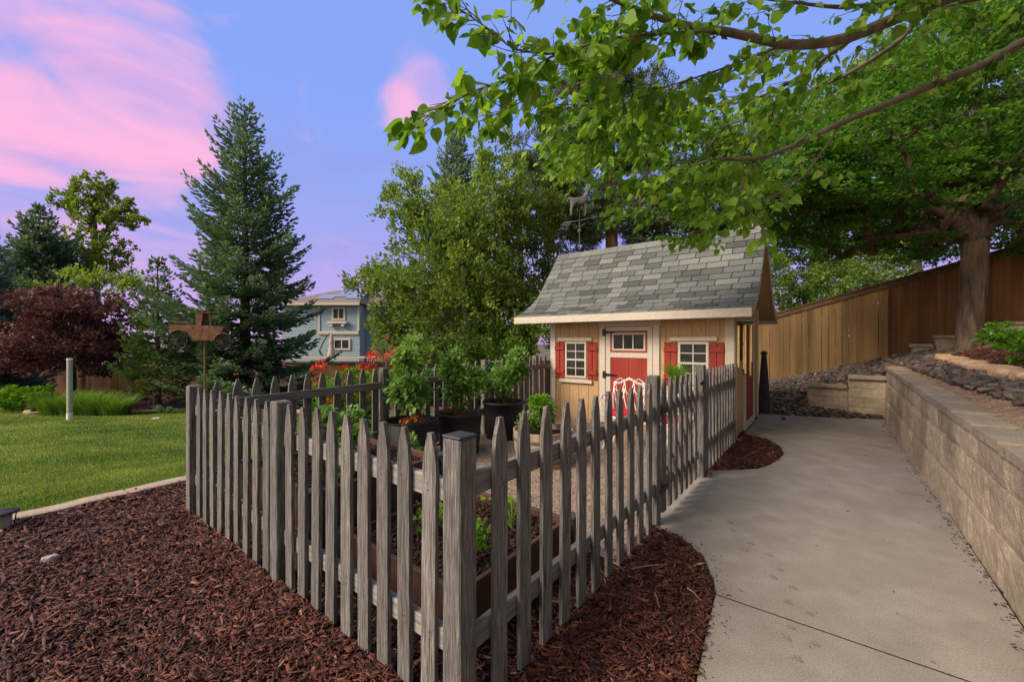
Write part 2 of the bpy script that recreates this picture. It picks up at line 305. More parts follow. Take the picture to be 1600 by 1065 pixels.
SPRIG_V=[(0,0,0),(.4,.24,.0),(1,0,0),(.4,-.24,0),(.4,0,.2),(.4,0,-.2)]; SPRIG_F=[(0,1,2,3),(0,4,2,5)]
def inside(poly,x,y):
    p=np.asarray(poly); n=len(p); c=np.zeros(len(x),bool); j=n-1
    for i in range(n):
        xi,yi=p[i][:2]; xj,yj=p[j][:2]
        k=((yi>y)!=(yj>y)); 
        with np.errstate(divide='ignore',invalid='ignore'): k&=(x<(xj-xi)*(y-yi)/(yj-yi+1e-12)+xi)
        c^=k; j=i
    return c
def sample(poly,n,wt=None):
    p=np.asarray([q[:2] for q in poly]); lo,hi=p.min(0),p.max(0); X=[];Y=[];c=0
    while c<n:
        x=rng.uniform(lo[0],hi[0],n*2); y=rng.uniform(lo[1],hi[1],n*2); k=inside(p,x,y)
        if wt is not None: k&=rng.rand(len(x))<wt(x,y)
        X.append(x[k]);Y.append(y[k]);c+=k.sum()
    return np.concatenate(X)[:n],np.concatenate(Y)[:n]
def sheet(name,poly,hf,mat,dz=0,res=.3,skirt=0):
    bm=bmesh.new(); vs=[bm.verts.new((q[0],q[1],0)) for q in poly]; bm.faces.new(vs); bmesh.ops.triangulate(bm,faces=bm.faces[:])
    xs=[q[0] for q in poly]; ys=[q[1] for q in poly]
    if hf is not None and res:
        for ax,(l,h) in enumerate(((min(xs),max(xs)),(min(ys),max(ys)))):
            n=int((h-l)/res)
            for i in range(1,n+1):
                c=[0,0,0]; c[ax]=l+i*res; nn=[0,0,0]; nn[ax]=1
                bmesh.ops.bisect_plane(bm,geom=bm.verts[:]+bm.edges[:]+bm.faces[:],plane_co=c,plane_no=nn)
    for v in bm.verts: v.co.z=(float(hf(v.co.x,v.co.y)) if hf is not None else 0)+dz
    bmesh.ops.recalc_face_normals(bm,faces=bm.faces[:])
    if sum(f.normal.z for f in bm.faces)<0: bmesh.ops.reverse_faces(bm,faces=bm.faces[:])
    if skirt:
        be=[e for e in bm.edges if e.is_boundary]; r=bmesh.ops.extrude_edge_only(bm,edges=be)
        for g in r['geom']:
            if isinstance(g,bmesh.types.BMVert): g.co.z-=skirt
    me=bpy.data.meshes.new(name); bm.to_mesh(me); bm.free(); me.materials.append(mat)
    o=bpy.data.objects.new(name,me); COL.objects.link(o); return o
def Gp(px,py,hf=h_low):
    D=8.0
    for _ in range(60):
        z=float(hf((px-800)/645*D,D)); D=.5*D+.5*(CAMZ-z)*645/(py-532)
    return Vector(((px-800)/645*D,D,float(hf((px-800)/645*D,D))))
# ---------------------------------------------------------------- setting: ground
xs=np.concatenate([[-500,-250,-120],np.arange(-60,60.1,.6),[120,250,500]])
gx,gy=np.meshgrid(xs,xs); gz=h_low(gx,gy)-.04
n=len(xs); idx=np.arange(n*n).reshape(n,n); fc=np.stack([idx[:-1,:-1],idx[:-1,1:],idx[1:,1:],idx[1:,:-1]],-1).reshape(-1,4)
tag(rawmesh('ground',np.stack([gx,gy,gz],-1).reshape(-1,3),fc,None,mGround),kind='structure')
def Wp(l): return [W(a,b) for a,b in l]
# path: three slabs between control joints
edge1=[(-2.5,-1.15),(-.6,-.95),(.3,-.75),(.74,-.67),(1.1,-.63),(1.454,-.60)]
edge2=[(1.472,-.60),(1.61,-.56),(1.85,-.45),(2.02,-.3),(2.12,-.13),(2.16,.0),(2.3,.1),(3.45,.1),(3.6,.04),(3.86,-.04),(4.05,-.2),(4.22,-.38),(4.295,-.45)]
edge3=[(4.314,-.46),(4.55,-.55),(4.83,-.6),(5.15,-.63),(5.45,-.60),(5.7,-.54),(5.9,-.42),(6.08,-.24),(6.16,-.03),(7.4,-.02),(8.47,.0),(8.61,-.63),(8.85,-1.3),(9.14,-1.96)]
pathbase=sheet('path',Wp([(-2.5,-1.1)]+edge1[1:]+edge2+edge3+[(9.2,-1.99),(-2.5,-1.95)]),None,mConcD,dz=-.004); tag(pathbase,kind='structure')
for e,r in ((edge1,[(1.454,-1.885),(-2.5,-1.88)]),(edge2,[(4.295,-1.90),(1.472,-1.885)]),(edge3,[(9.14,-1.94),(4.314,-1.90)])):
    o=sheet('path_slab',Wp(e+r),None,mConc,dz=0,skirt=.03); o.parent=pathbase
# bird tracks pressed in the concrete
mb=MB(); rr=random.Random(3)
for px,py in [(1215,905),(1227,893),(1247,921),(1273,964),(1285,1012),(1247,985),(1240,945),(1212,870),(1172,862),(1180,851),(1150,830),(1145,818),(1255,1035),(1238,1003),(1113,815),(1083,806)]:
    D=1.45*645/(py-532); c=Vector(((px-800)/645*D,D,.002)); a0=R(110)+rr.uniform(-.3,.3)
    for k in (-.42,0,.42):
        L_=.055*(1.1 if k==0 else .9); d=Vector((math.cos(a0+k),math.sin(a0+k),0)); q=Vector((-d.y,d.x,0))
        p0=c+d*rr.uniform(0,.012); p1=c+d*L_*rr.uniform(.75,1.1); w=.0015
        mb.add([p0-q*w*.5,p0+q*w*.5,p1+q*w,p1-q*w],[(0,1,2,3)])
mb.build('bird_track_imprint',M('imprint dark',(.07,.06,.05),rough=.95,bump=0),pathbase)  # each track is flat dark strokes just above the slab
# mulch
mulch_left=Wp([(-6,6.5),(-6,-.9),(-.02,-.9),(-.02,3.1),(.3,3.15),(1.3,3.3),(1.3,4.15),(.2,4.18),(-1.0,4.04),(-2.2,3.95),(-4,4.4)])
mulch_in=Wp([(.0,.05),(1.45,.05),(1.5,1.3),(1.35,3.15),(.0,3.15)])
mulch_lobe=Wp([(-.02,-1.0),(-.02,.02),(2.15,.02),(2.1,-.12),(2.0,-.29),(1.83,-.44),(1.6,-.54),(1.46,-.59),(1.1,-.62),(.74,-.66),(.3,-.74)])
mulch_small=Wp([(3.7,.02),(3.86,-.03),(4.03,-.2),(4.3,-.44),(4.55,-.54),(4.83,-.59),(5.15,-.62),(5.45,-.59),(5.7,-.53),(5.9,-.41),(6.06,-.24),(6.14,-.03),(5.6,.0),(5.6,.04)])
CHIP_V=[(-.5,-.35,-.3),(.5,-.22,-.3),(.46,.28,-.3),(-.44,.4,-.3),(-.42,-.3,.35),(.36,-.2,.5),(.4,.2,.28),(-.38,.3,.5)]
CHIP_F=[(0,3,2,1),(4,5,6,7),(0,1,5,4),(1,2,6,5),(2,3,7,6),(3,0,4,7)]
def chips(name,poly,n,hf,wt=None,dz=.0,mb=.02,parent=None):
    x,y=sample(poly,n,wt)
    bump=.013*np.sin(x*5.1+y*2)*np.sin(y*4.3-x)+.006*np.sin(x*17)*np.sin(y*19)
    z=hf(x,y)+dz+bump+rng.uniform(-.014,.016,n)
    D=np.sqrt(x*x+y*y); big=rng.rand(n)**2.2
    ln=(.022+.058*big)*np.clip(.85+.08*D,.85,1.5); w=ln*rng.uniform(.12,.30,n)+.003; t=rng.uniform(.002,.008,n)*np.clip(.8+.08*D,.8,1.6)
    rot=rz_mats(rng.normal(-.2,1.0,n),rng.normal(0,.5,n),rng.normal(0,.32,n))
    tint=np.clip(rng.beta(1.8,2.6,n),0,.78); k=rng.rand(n)<.02; tint[k]=rng.uniform(.8,1,k.sum())
    o=scatter(name,CHIP_V,CHIP_F,np.stack([x,y,z],-1),rot,np.stack([ln,w,t],-1),tint,mMulch,parent,jit=.25); return o
o=sheet('mulch_bed',mulch_left,h_low,mMulchBase,dz=-.012,res=.5); tag(o,kind='structure')
tag(chips('mulch',mulch_left,52000,h_low,lambda x,y:np.clip(6/(x*x+y*y),.05,1)*((x/np.maximum(y,.1)>-1.45)&(y>.8))),'dark red-brown bark chips covering the bed on the left','mulch',kind='stuff')
o=sheet('mulch_bed',mulch_lobe,h_low,mMulchBase,dz=-.012,res=.5); tag(o,kind='structure')
tag(chips('mulch',mulch_lobe,12000,h_low,lambda x,y:np.clip(5/(x*x+y*y),.1,1)*(y>1)),'red-brown bark chips between the corner post and the curved path edge','mulch',kind='stuff')
o=sheet('mulch_bed',mulch_small,h_low,mMulchBase,dz=-.012,res=.5); tag(o,kind='structure')
tag(chips('mulch',mulch_small,4500,h_low),'dark bark chips in the rounded bed beside the shed corner','mulch',kind='stuff')
# yard inside the picket fence
yard=Wp([(1.45,0.0),(5.62,0.0),(5.62,3.2),(1.33,3.2),(1.5,1.3)])
o=sheet('mulch_bed',mulch_in,None,mMulchBase,dz=-.012); tag(o,kind='structure')
tag(chips('mulch',mulch_in,9000,h_low,dz=-.008),'dark bark chips round the raised beds inside the fence','mulch',kind='stuff')
tag(sheet('yard_ground',yard,None,mYard,dz=-.006),kind='structure')
x,y=sample(yard,9000); n=len(x)
ICO=bmesh.new(); bmesh.ops.create_icosphere(ICO,subdivisions=1,radius=1); IV=[tuple(v.co) for v in ICO.verts]; IF=[tuple(v.index for v in f.verts) for f in ICO.faces]; ICO.free()
ICO=bmesh.new(); bmesh.ops.create_icosphere(ICO,subdivisions=2,radius=1); IV2=[tuple(v.co) for v in ICO.verts]; IF2=[tuple(v.index for v in f.verts) for f in ICO.faces]; ICO.free()
s=rng.uniform(.004,.013,n)
tag(scatter('gravel',IV,IF,np.stack([x,y,np.full(n,-.003)],-1),rz_mats(rng.uniform(0,6,n)),np.stack([s,s*.7,s*.5],-1),rng.rand(n),mPebble,jit=.3),'pinkish brown gravel inside the picket fence','gravel',kind='stuff')
# lawn
near=[(-9,4.9),(-4,4.6),(-2.2,4.12),(-1.03,4.2),(.2,4.32),(2,4.35),(9,4.4)]
far=[Gp(px,py) for px,py in [(480,646),(380,644),(295,642),(230,647),(160,650),(110,647),(40,647),(48,640),(62,637),(0,636),(-200,637),(-600,640)]]
lawnpoly=Wp(near)+far
tag(sheet('lawn',lawnpoly,h_low,mLawn,dz=-.004,res=.6),kind='structure')
def lw(x,y): return np.clip(30/(x*x+y*y),.12,1)*((x/np.maximum(y,.1)>-1.4)&(x/np.maximum(y,.1)<-.35)&(y>2.5))
n=170000; x,y=sample(lawnpoly,n,lw); z=h_low(x,y)-.006; D=np.sqrt(x*x+y*y)
BL_V=[(-.5,0,0),(.5,0,0),(.32,.0,.55),(-.32,.0,.55),(0,.0,1)]
BL_F=[(0,1,2,3)]
BV=[(-.5,0,0),(.5,0,0),(.35,.25,.6),(0,.7,1)]; BF=[(0,1,2),(0,2,3)]
hh=rng.uniform(.018,.038,n); ww=rng.uniform(.004,.007,n)*np.clip(D/5,1,2.2)
wv_=lambda f,p:np.sin(x*f+p+1.3*np.sin(y*f*.7+p))*np.sin(y*f*1.6-x*f*.4+2*p+np.sin(x*f*.9))
ti=np.clip(.40+.17*wv_(.9,0)+.13*wv_(2.3,1.7)+.11*wv_(5.5,.6)+.12*np.clip(wv_(3.7,4),.4,1)+rng.normal(0,.13,n),0,1)
tag(scatter('grass',BV,BF,np.stack([x,y,z],-1),rz_mats(rng.uniform(0,6.28,n),rng.normal(0,.35,n)),np.stack([ww,hh,hh],-1),ti,mBlade),'short mown green lawn grass','grass',kind='stuff')
# curbs
def curb(name,pts,w,h,label,seg,parentlabel=None):
    r=thing(name,label,'curb',pts[0]); base=Vector(pts[0])
    # resample
    P=[Vector(p) for p in pts]; out=[]; 
    d=[0]
    for i in range(1,len(P)): d.append(d[-1]+(P[i]-P[i-1]).length)
    def pos(t):
        for i in range(1,len(P)):
            if t<=d[i]: return P[i-1].lerp(P[i],(t-d[i-1])/(d[i]-d[i-1]))
        return P[-1]
    t=0
    while t<d[-1]-.05:
        e=min(t+seg-.02,d[-1]); m=MB(); k=max(2,int((e-t)/.12)); rings=[]
        prof=[(-w/2,-.06),(-w/2,h*.72),(-w*.34,h),(w*.34,h*.96),(w/2,h*.66),(w/2,-.06)]
        for i in range(k+1):
            tt=t+(e-t)*i/k; c=pos(tt); dd=(pos(min(tt+.05,d[-1]))-pos(max(tt-.05,0))); dd.z=0; dd.normalize(); q=Vector((-dd.y,dd.x,0))
            j=rng.uniform(-.004,.004)
            rings.append([c+q*(a+j)+Vector((0,0,zz+(j if zz>0 else 0)))-base for a,zz in prof])
        vs=[p for r_ in rings for p in r_]; n_=len(prof)
        fs=[(i*n_+q,i*n_+q+1,(i+1)*n_+q+1,(i+1)*n_+q) for i in range(k) for q in range(n_-1)]+[tuple(range(n_)),tuple(range(k*n_,(k+1)*n_))[::-1]]
        m.add(vs,fs); m.build('curb_segment',mCurb,r); t+=seg
    return r
def onh(p,hf=h_low,dz=0): return Vector((p[0],p[1],float(hf(p[0],p[1]))+dz))
curb('curb',[onh(W(a,b)) for a,b in [(-4,4.52),(-2.2,4.06),(-1.03,4.12),(.2,4.24),(2,4.28),(7,4.32)]],.18,.035,'pinkish concrete edging between the near bark bed and the lawn',.95)
curb('curb',[onh(Gp(px,py),dz=-.005) for px,py in [(480,642),(380,640),(295,638),(230,643),(160,646),(138,642),(100,643),(42,646),(44,641),(62,636),(30,633),(0,633),(-200,633)]],.14,.05,'pale concrete edging curving round the far planting beds',1.3)
# far bed
farbed=[Gp(px,py) for px,py in [(-600,637),(0,633),(60,634),(44,642),(42,646),(160,646),(230,643),(295,638),(380,640),(480,642)]]+[Vector((-4.5,17,0)),Vector((-30,17,0))]
tag(sheet('mulch_bed',farbed,h_low,mMulchBase,dz=.003,res=.8),kind='structure')
tag(chips('mulch',farbed,22000,lambda x,y:h_low(x,y)+.015,lambda x,y:(x/y>-1.35)*(x/y<-.5)*np.clip(110/(x*x+y*y),.1,1)),'dark bark chips in the far bed beyond the lawn','mulch',kind='stuff')
# gravel strip behind the rear fence
strip=Wp([(1.3,3.3),(6.2,3.3),(6.2,4.2),(1.3,4.15)])
tag(sheet('gravel_bed',strip,h_low,mYard,dz=-.004,res=.4),kind='structure')
def rocks(name,poly,n,hf,smin,smax,label,wt=None,bias=None,dz=0,flat=.42,cat='rocks'):
    x,y=sample(poly,n,wt); z=hf(x,y); s=smin+(smax-smin)*rng.rand(n)**2
    t=rng.rand(n)
    o=scatter(name,IV2,IF2,np.stack([x,y,z+s*flat*.35+dz+rng.uniform(0,.02,n)],-1),rz_mats(rng.uniform(0,6.28,n),rng.normal(0,.3,n),rng.normal(0,.3,n)),np.stack([s,s*rng.uniform(.5,.9,n),s*flat*rng.uniform(.5,1.1,n)],-1),t,mRock,jit=.24)
    return tag(o,label,cat,kind='stuff')
rocks('river_rock',strip,2600,h_low,.015,.045,'pale small stones behind the rear picket run')
# ---------------------------------------------------------------- terrace and bank
ter=Wp([(-8,-2.10),(9.3,-2.12),(9.48,-2.0),(12.28,-2.0),(12.28,-14),(-8,-14)])
tag(sheet('terrace_ground',ter,h_terr,mDirt,dz=0,res=.5),kind='structure')
bank=Wp([(8.47,.35),(8.47,0),(8.61,-.63),(8.85,-1.3),(9.14,-2.0),(12.28,-2.0),(12.28,1.6),(8.47,1.6)])
tag(sheet('rock_bank',bank,h_bank,mDirt,dz=-.01,res=.12),kind='structure')
tag(sheet('hillside',Wp([(12.28,1.6),(12.28,-14),(60,-40),(60,1.6)]),lambda x,y:h_terr(x,y),mGround,dz=-.02,res=2.5),kind='structure')
rocks('river_rock',bank,5200,h_bank,.02,.07,'dark cobbles on the slope between the path end and the tall fence')
terr_rock=Wp([(1.2,-2.60),(3,-2.42),(4.5,-2.32),(6.2,-2.24),(9.2,-2.2),(12.2,-2.05),(12.2,-2.9),(9.9,-2.8),(8.3,-2.68),(6.6,-2.68),(5.0,-2.75),(3.2,-3.2),(1.2,-3.6)])
rocks('river_rock',terr_rock,5200,h_terr,.025,.10,'grey and reddish slate cobbles on the terrace above the block wall')
x,y=sample(ter,3500,lambda x,y:np.clip(12/(x*x+y*y),.03,1)*(x/np.maximum(y,.1)<1.3)*(y>1.5)); n=len(x); s=rng.uniform(.003,.010,n)
tag(scatter('gravel',IV,IF,np.stack([x,y,h_terr(x,y)],-1),rz_mats(rng.uniform(0,6,n)),np.stack([s*1.6,s*.7,s*.5],-1),rng.rand(n),mPebble,jit=.3),'sandy grit on the dirt strip behind the wall caps','gravel',kind='stuff')
tmul=Wp([(5.0,-2.78),(6.7,-2.74),(8.3,-2.74),(9.6,-2.8),(9.6,-5.5),(5.3,-6.5)])
tag(chips('mulch',tmul,14000,h_terr,dz=.03),'dark red bark chips under the linden on the terrace','mulch',kind='stuff')
# sandstone edging stones
def stone(p,sx,sy,sz,rz,mat,name,label,cat,group=None,seed=0):
    r_=random.Random(seed); bm=bmesh.new(); bmesh.ops.create_icosphere(bm,subdivisions=3,radius=1)
    ph=[r_.uniform(0,6) for _ in range(6)]
    for v in bm.verts:
        c=v.co.copy(); k=1+.16*math.sin(3*c.x+ph[0])*math.sin(2.6*c.y+ph[1])+.08*math.sin(7*c.x+ph[2])*math.sin(6*c.y+ph[3]+4*c.z)
        zz=max(-.6,min(.62+.08*math.sin(5*c.x+ph[4]),c.z))
        v.co=Vector((c.x*sx*k,c.y*sy*k,zz*sz))
    me=bpy.data.meshes.new(name); bm.to_mesh(me); bm.free(); me.materials.append(mat)
    o=bpy.data.objects.new(name,me); COL.objects.link(o); o.location=p; o.rotation_euler[2]=rz
    return tag(o,label,cat,group)
sands=[(9.15,-2.66,.24,.13,'most distant slab of the tan stone row, near the trunk'),(8.65,-2.62,.25,.14,'reddish tan edging slab second from the trunk end'),(8.15,-2.66,.2,.13,'small tan slab third from the trunk end of the row'),(7.65,-2.62,.26,.16,'long tan slab in the upper middle of the stone row'),(7.15,-2.66,.23,.15,'rounded tan slab at the middle of the stone row'),(6.65,-2.62,.23,.14,'tan slab just nearer than the rounded middle one'),(6.15,-2.66,.25,.16,'broad flat tan slab in the near half of the stone row'),(5.65,-2.63,.22,.15,'pinkish tan slab second nearest in the stone row'),(5.15,-2.68,.23,.14,'nearest tan slab of the row, at the right edge of the photo')]
for i,(a,b,sx,sy,lb) in enumerate(sands):
    p=W(a,b); p.z=float(h_terr(p.x,p.y))+.05; stone(p,sx,sy,.085,TH+random.uniform(-.35,.35),mSand,'edging_stone',lb,'stone','tan edging stones round the linden bed',i)
# retaining wall: split face blocks, courses with setback
def wall_top(a): return .79+.185*min(max(a,0),9.3)/9.3
wr=thing('retaining_wall','tan split-face concrete block wall with thin caps along the path','wall',W(0,-1.9),TH)
def wl(a0,a1,z0,z1,b0,b1,part,mat,rj):
    """block in local frame (x=a, y=b+1.9)"""
    m=MB(); nx=max(2,int((a1-a0)/.05)); nz_=max(2,int((z1-z0)/.045)) if part!='cap' else 1
    vs=[];fs=[]
    for j in range(nz_+1):
        for i in range(nx+1):
            ex=(i in(0,nx)) ; ez=(j in (0,nz_))
            d=rj*random.uniform(-1,1)+( -.009 if (ex or ez) and part!='cap' else 0)
            sl=z0+(z1-z0)*j/nz_
            vs.append((a0+(a1-a0)*i/nx,b0+d,sl))
    for j in range(nz_):
        for i in range(nx):
            k=j*(nx+1)+i; fs.append((k,k+1,k+nx+2,k+nx+1))
    n0=len(vs); vs+=[(a0,b1,z0),(a1,b1,z0),(a1,b1,z1),(a0,b1,z1)]
    top=[nz_*(nx+1)+i for i in range(nx+1)]; bot=list(range(nx+1)); 
    lf=[j*(nx+1) for j in range(nz_+1)]; rt=[j*(nx+1)+nx for j in range(nz_+1)]
    fs+=[tuple(top+[n0+2,n0+3]),tuple(bot[::-1]+[n0,n0+1]),tuple(lf+[n0+3,n0]),tuple(rt[::-1]+[n0+1,n0+2])]
    m.add(vs,fs); return m.build(part,mat,wr,smooth=False)
crs=3
for c in range(crs):
    a=-1.6+(.34 if c%2 else 0)
    while a<9.25:
        e=min(a+.68,9.3)
        if e-a>.05:
            am=(a+e)/2; H=wall_top(am)-.06; hz=[0,.37*H,.74*H,H]
            z0=hz[c]+.002; z1=hz[c+1]-.002
            if c==0: z0=-.05
            back=-.012*c
            wl(a+.0015,e-.0005,z0,z1,back,back-.20,'block',mBlock,.0035)
        a+=.685
a=-1.6
while a<9.25:
    e=min(a+.60,9.34); am=(a+e)/2; zt=wall_top(am)
    wl(a+.001,e-.001,zt-.058,zt,-.008,-.27,'cap',mCap,.002); a+=.602
# stepped return at the far end
def boxpart(r,name,mat,x0,x1,y0,y1,z0,z1,rz=0,bv=.008):
    m=MB(); cx,cy=(x0+x1)/2,(y0+y1)/2
    m.box(x0-cx,x1-cx,y0-cy,y1-cy,z0,z1); o=m.build(name,mat,r,loc=(cx,cy,0),rz=rz)
    if bv: bevel(o,bv)
    return o
for (b0,b1,zt) in ((-1.93,-1.37,.78),(-1.37,-.72,.585)):
    k=0
    while True:
        z1=zt-.075-k*.18; 
        if z1<.02: break
        z0=max(z1-.177,-.05); y=b0+1.9+( .1 if k%2 else 0)
        boxpart(wr,'block',mBlock,9.33-.006*k,9.52,b0+1.902,b1+1.898,z0,z1); k+=1
    boxpart(wr,'cap',mCap,9.27,9.55,b0+1.88+(.03 if zt<.7 else 0),b1+1.9,zt-.073,zt)
wall_uf=thing('retaining_wall','low upper block step in front of the tall fence, left of the linden trunk','wall',W(11.7,-3),TH)
for (b0,b1,zt,zb) in ((.1,-.42,.02,-.3),):
    boxpart(wall_uf,'block',mBlock,0,.25,-.35,.08,1.15,1.50); boxpart(wall_uf,'cap',mCap,-.03,.28,-.37,.1,1.502,1.575)
    boxpart(wall_uf,'block',mBlock,0,.25,.1,.45,1.02,1.31); boxpart(wall_uf,'cap',mCap,-.03,.28,.12,.5,1.312,1.385)
wall_ur=thing('retaining_wall','low upper block wall in front of the tall fence, right of the linden trunk','wall',W(11.8,-3.6),TH)
for i in range(8):
    boxpart(wall_ur,'block',mBlock,0,.25,-.45*(i+1)+.002,-.45*i-.002,1.3,1.77); boxpart(wall_ur,'cap',mCap,-.03,.28,-.45*(i+1)+.002,-.45*i-.002,1.772,1.845)
# ---------------------------------------------------------------- picket fences
def picket_mesh(h,wd=.082,t=.02):
    m=MB(); hw=wd/2
    pts=[(-hw,0),(hw,0),(hw,h-.17),(hw*.93,h-.12),(hw*.74,h-.07),(hw*.42,h-.025),(.012,h),(-.012,h),(-hw*.42,h-.025),(-hw*.74,h-.07),(-hw*.93,h-.12),(-hw,h-.17)]
    return m,pts
mNail=M('rusty nail head',(.04,.025,.018),(.08,.045,.03),rough=.7,bump=0)
def make_picket(h,axis):
    m,pts=picket_mesh(h)
    if axis=='y': m.prism(pts,lambda p,t:(t,p[0],p[1]),-.01,.01)
    else: m.prism(pts,lambda p,t:(p[0],t,p[1]),-.01,.01)
    o=m.build('picket',mWoodZ); bevel(o,.003); o.data.materials.append(mNail)
    bm=bmesh.new(); bm.from_mesh(o.data); n0=len(bm.faces); 
    for z in (.872,.845,.282,.255):
        dx=random.uniform(-.012,.012)
        mt=Matrix.Translation((-.0105,dx,z) if axis=='y' else (dx,-.0105,z))@Matrix.Diagonal((.35,1,1,1) if axis=='y' else (1,.35,1,1))
        r_=bmesh.ops.create_icosphere(bm,subdivisions=1,radius=.0042,matrix=mt)
    bm.faces.ensure_lookup_table()
    for f in bm.faces[n0:]: f.material_index=1
    bm.to_mesh(o.data); bm.free(); return o
protos={}
def picket(parent,h,axis,loc,zr=0):
    key=(h,axis)
    if key not in protos: o=protos[key]=make_picket(h,axis)
    else: o=protos[key].copy(); COL.objects.link(o)
    o.parent=parent; o.location=loc; o.rotation_euler=(random.uniform(-.006,.006),random.uniform(-.006,.006),random.uniform(-.03,.03)); return o
def post(parent,x,y,h,w=.092,cap=None,taper=True):
    m=MB(); m.box(-w/2,w/2,-w/2,w/2,-.1,h-.012); 
    k=w/2-.008
    o=m.build('post',mWoodZ,parent,loc=(x,y,0)); bevel(o,.005)
    c=MB()
    if cap: 
        c.box(-w/2-.002,w/2+.002,-w/2-.002,w/2+.002,h-.0115,h); oo=c.build('post_cap',cap,o); bevel(oo,.006,2)
    else:
        c.add([(-w/2,-w/2,h-.0118),(w/2,-w/2,h-.0118),(w/2,w/2,h-.0118),(-w/2,w/2,h-.0118),(-k,-k,h),(k,-k,h),(k,k,h),(-k,k,h)],[(0,1,5,4),(1,2,6,5),(2,3,7,6),(3,0,4,7),(4,5,6,7)]); c.build('post_top',mWoodZ,o)
    return o
def rail(parent,axis,a0,a1,off,z,w=.035,h=.088,rise=0):
    m=MB(); 
    if axis=='y': m.box(-w/2,w/2,a0,a1,z-h,z); 
    else: m.box(a0,a1,-w/2,w/2,z-h,z)
    if rise:
        m.v=[(x,y,zz+rise*((x if axis=='x' else y)-a0)) for x,y,zz in m.v]
    o=m.build('rail',mWoodY if axis=='y' else mWoodX,parent,loc=(off,0,0) if axis=='y' else (0,off,0)); bevel(o,.004); return o
def screws(parent,pts):
    for (x,y,z,ax) in pts:
        m=MB()
        d=Vector((-.003,0,0)) if ax=='x' else Vector((0,-.003,0)); m.tube([Vector((x,y,z)),Vector((x,y,z))+d],.005,8); m.build('screw',mGrey,parent)
# left run along b at a=0 (pickets on the camera side)
f1=thing('picket_fence','weathered grey picket run from the capped corner post to the far left post','fence',W(0,0),TH)
cpost=post(f1,0,0,1.095,w=.094,cap=mCapPl); post(f1,0,1.53,1.085); post(f1,0,3.2,1.07)
for z in (.905,.315):
    rail(f1,'y',.05,1.482,.012,z); rail(f1,'y',1.578,3.15,.012,z)
for i in range(9): picket(f1,1.075,'y',(-.018,.155+i*.1515,.01+random.uniform(-.006,.006)))
for i in range(9): picket(f1,1.06,'y',(-.018,1.685+i*.1635,.01+random.uniform(-.006,.006)))
screws(f1,[(-.0055,.066,.875,'x'),(-.0055,.066,.24,'x'),(-.0055,1.468,.26,'x')])
# right run
f2=thing('picket_fence','shaded grey picket run from the corner post to the gate','fence',W(0,0),TH)
post(f2,2.16,0,1.175)
for z in (.935,.335): rail(f2,'x',.05,2.11,-.012,z)
for i in range(11): picket(f2,1.12,'x',(.185+i*.176,-.042,.015+random.uniform(-.006,.006)))
f3=thing('picket_fence','short shaded picket run between the gate and the shed corner','fence',W(0,0),TH)
post(f3,3.62,0,1.19,w=.10)
for z in (.95,.36): rail(f3,'x',3.675,5.55,-.0,z)
for i in range(11): picket(f3,1.12,'x',(3.80+i*.165,-.029,.02+random.uniform(-.006,.006)))
g=thing('garden_gate','narrow weathered picket gate with diagonal brace between two posts','gate',W(2.16,0),TH)
for z in (.93,.30): rail(g,'x',.09,1.36,-.0,z)
m=MB(); m.add([(.12,-.0,.22),(.2,-.0,.22),(1.34,-.0,.84),(1.26,-.0,.84)],[(0,1,2,3)]); 
vv=[Vector(p) for p in ((.10,-.017,.302),(.19,-.017,.302),(1.35,-.017,.84),(1.26,-.017,.84))]
m=MB(); m.prism([(p.x,p.z) for p in vv],lambda p,t:(p[0],t,p[1]),-.016,.016); m.build('brace',mWoodX,g)
for i in range(7): picket(g,1.09,'x',(.17+i*.165,-.0275,.05))
m=MB(); m.box(1.30,1.42,-.052,-.044,.99,1.02); m.tube([(1.36,-.05,.90),(1.36,-.062,.97),(1.36,-.05,1.04)],.006,8); m.build('latch',mBlack,g)
for z in (.86,.23):
    m=MB(); m.box(.03,.2,-.05,-.042,z,z+.04); m.build('hinge',mBlack,g)
# rear run along u at b=3.2 rising slightly, pickets outside
f4=thing('picket_fence','long rear picket run behind the pots, rails facing the yard','fence',W(0,3.2),TH)
ps=[1.9,3.75,5.15]
for p in ps: post(f4,p,0,1.09+.017*p)
e=[.05]+[q for p in ps for q in (p-.047,p+.047)]+[5.62]
for i in range(0,len(e),2):
    for z in (.925,.335):
        rail(f4,'x',e[i],e[i+1],-.01,z+.017*e[i],rise=.017)
x_=.17
while x_<5.6:
    if all(abs(x_-p)>.075 for p in ps): picket(f4,1.09,'x',(x_,.019,.017*x_))
    x_+=.162
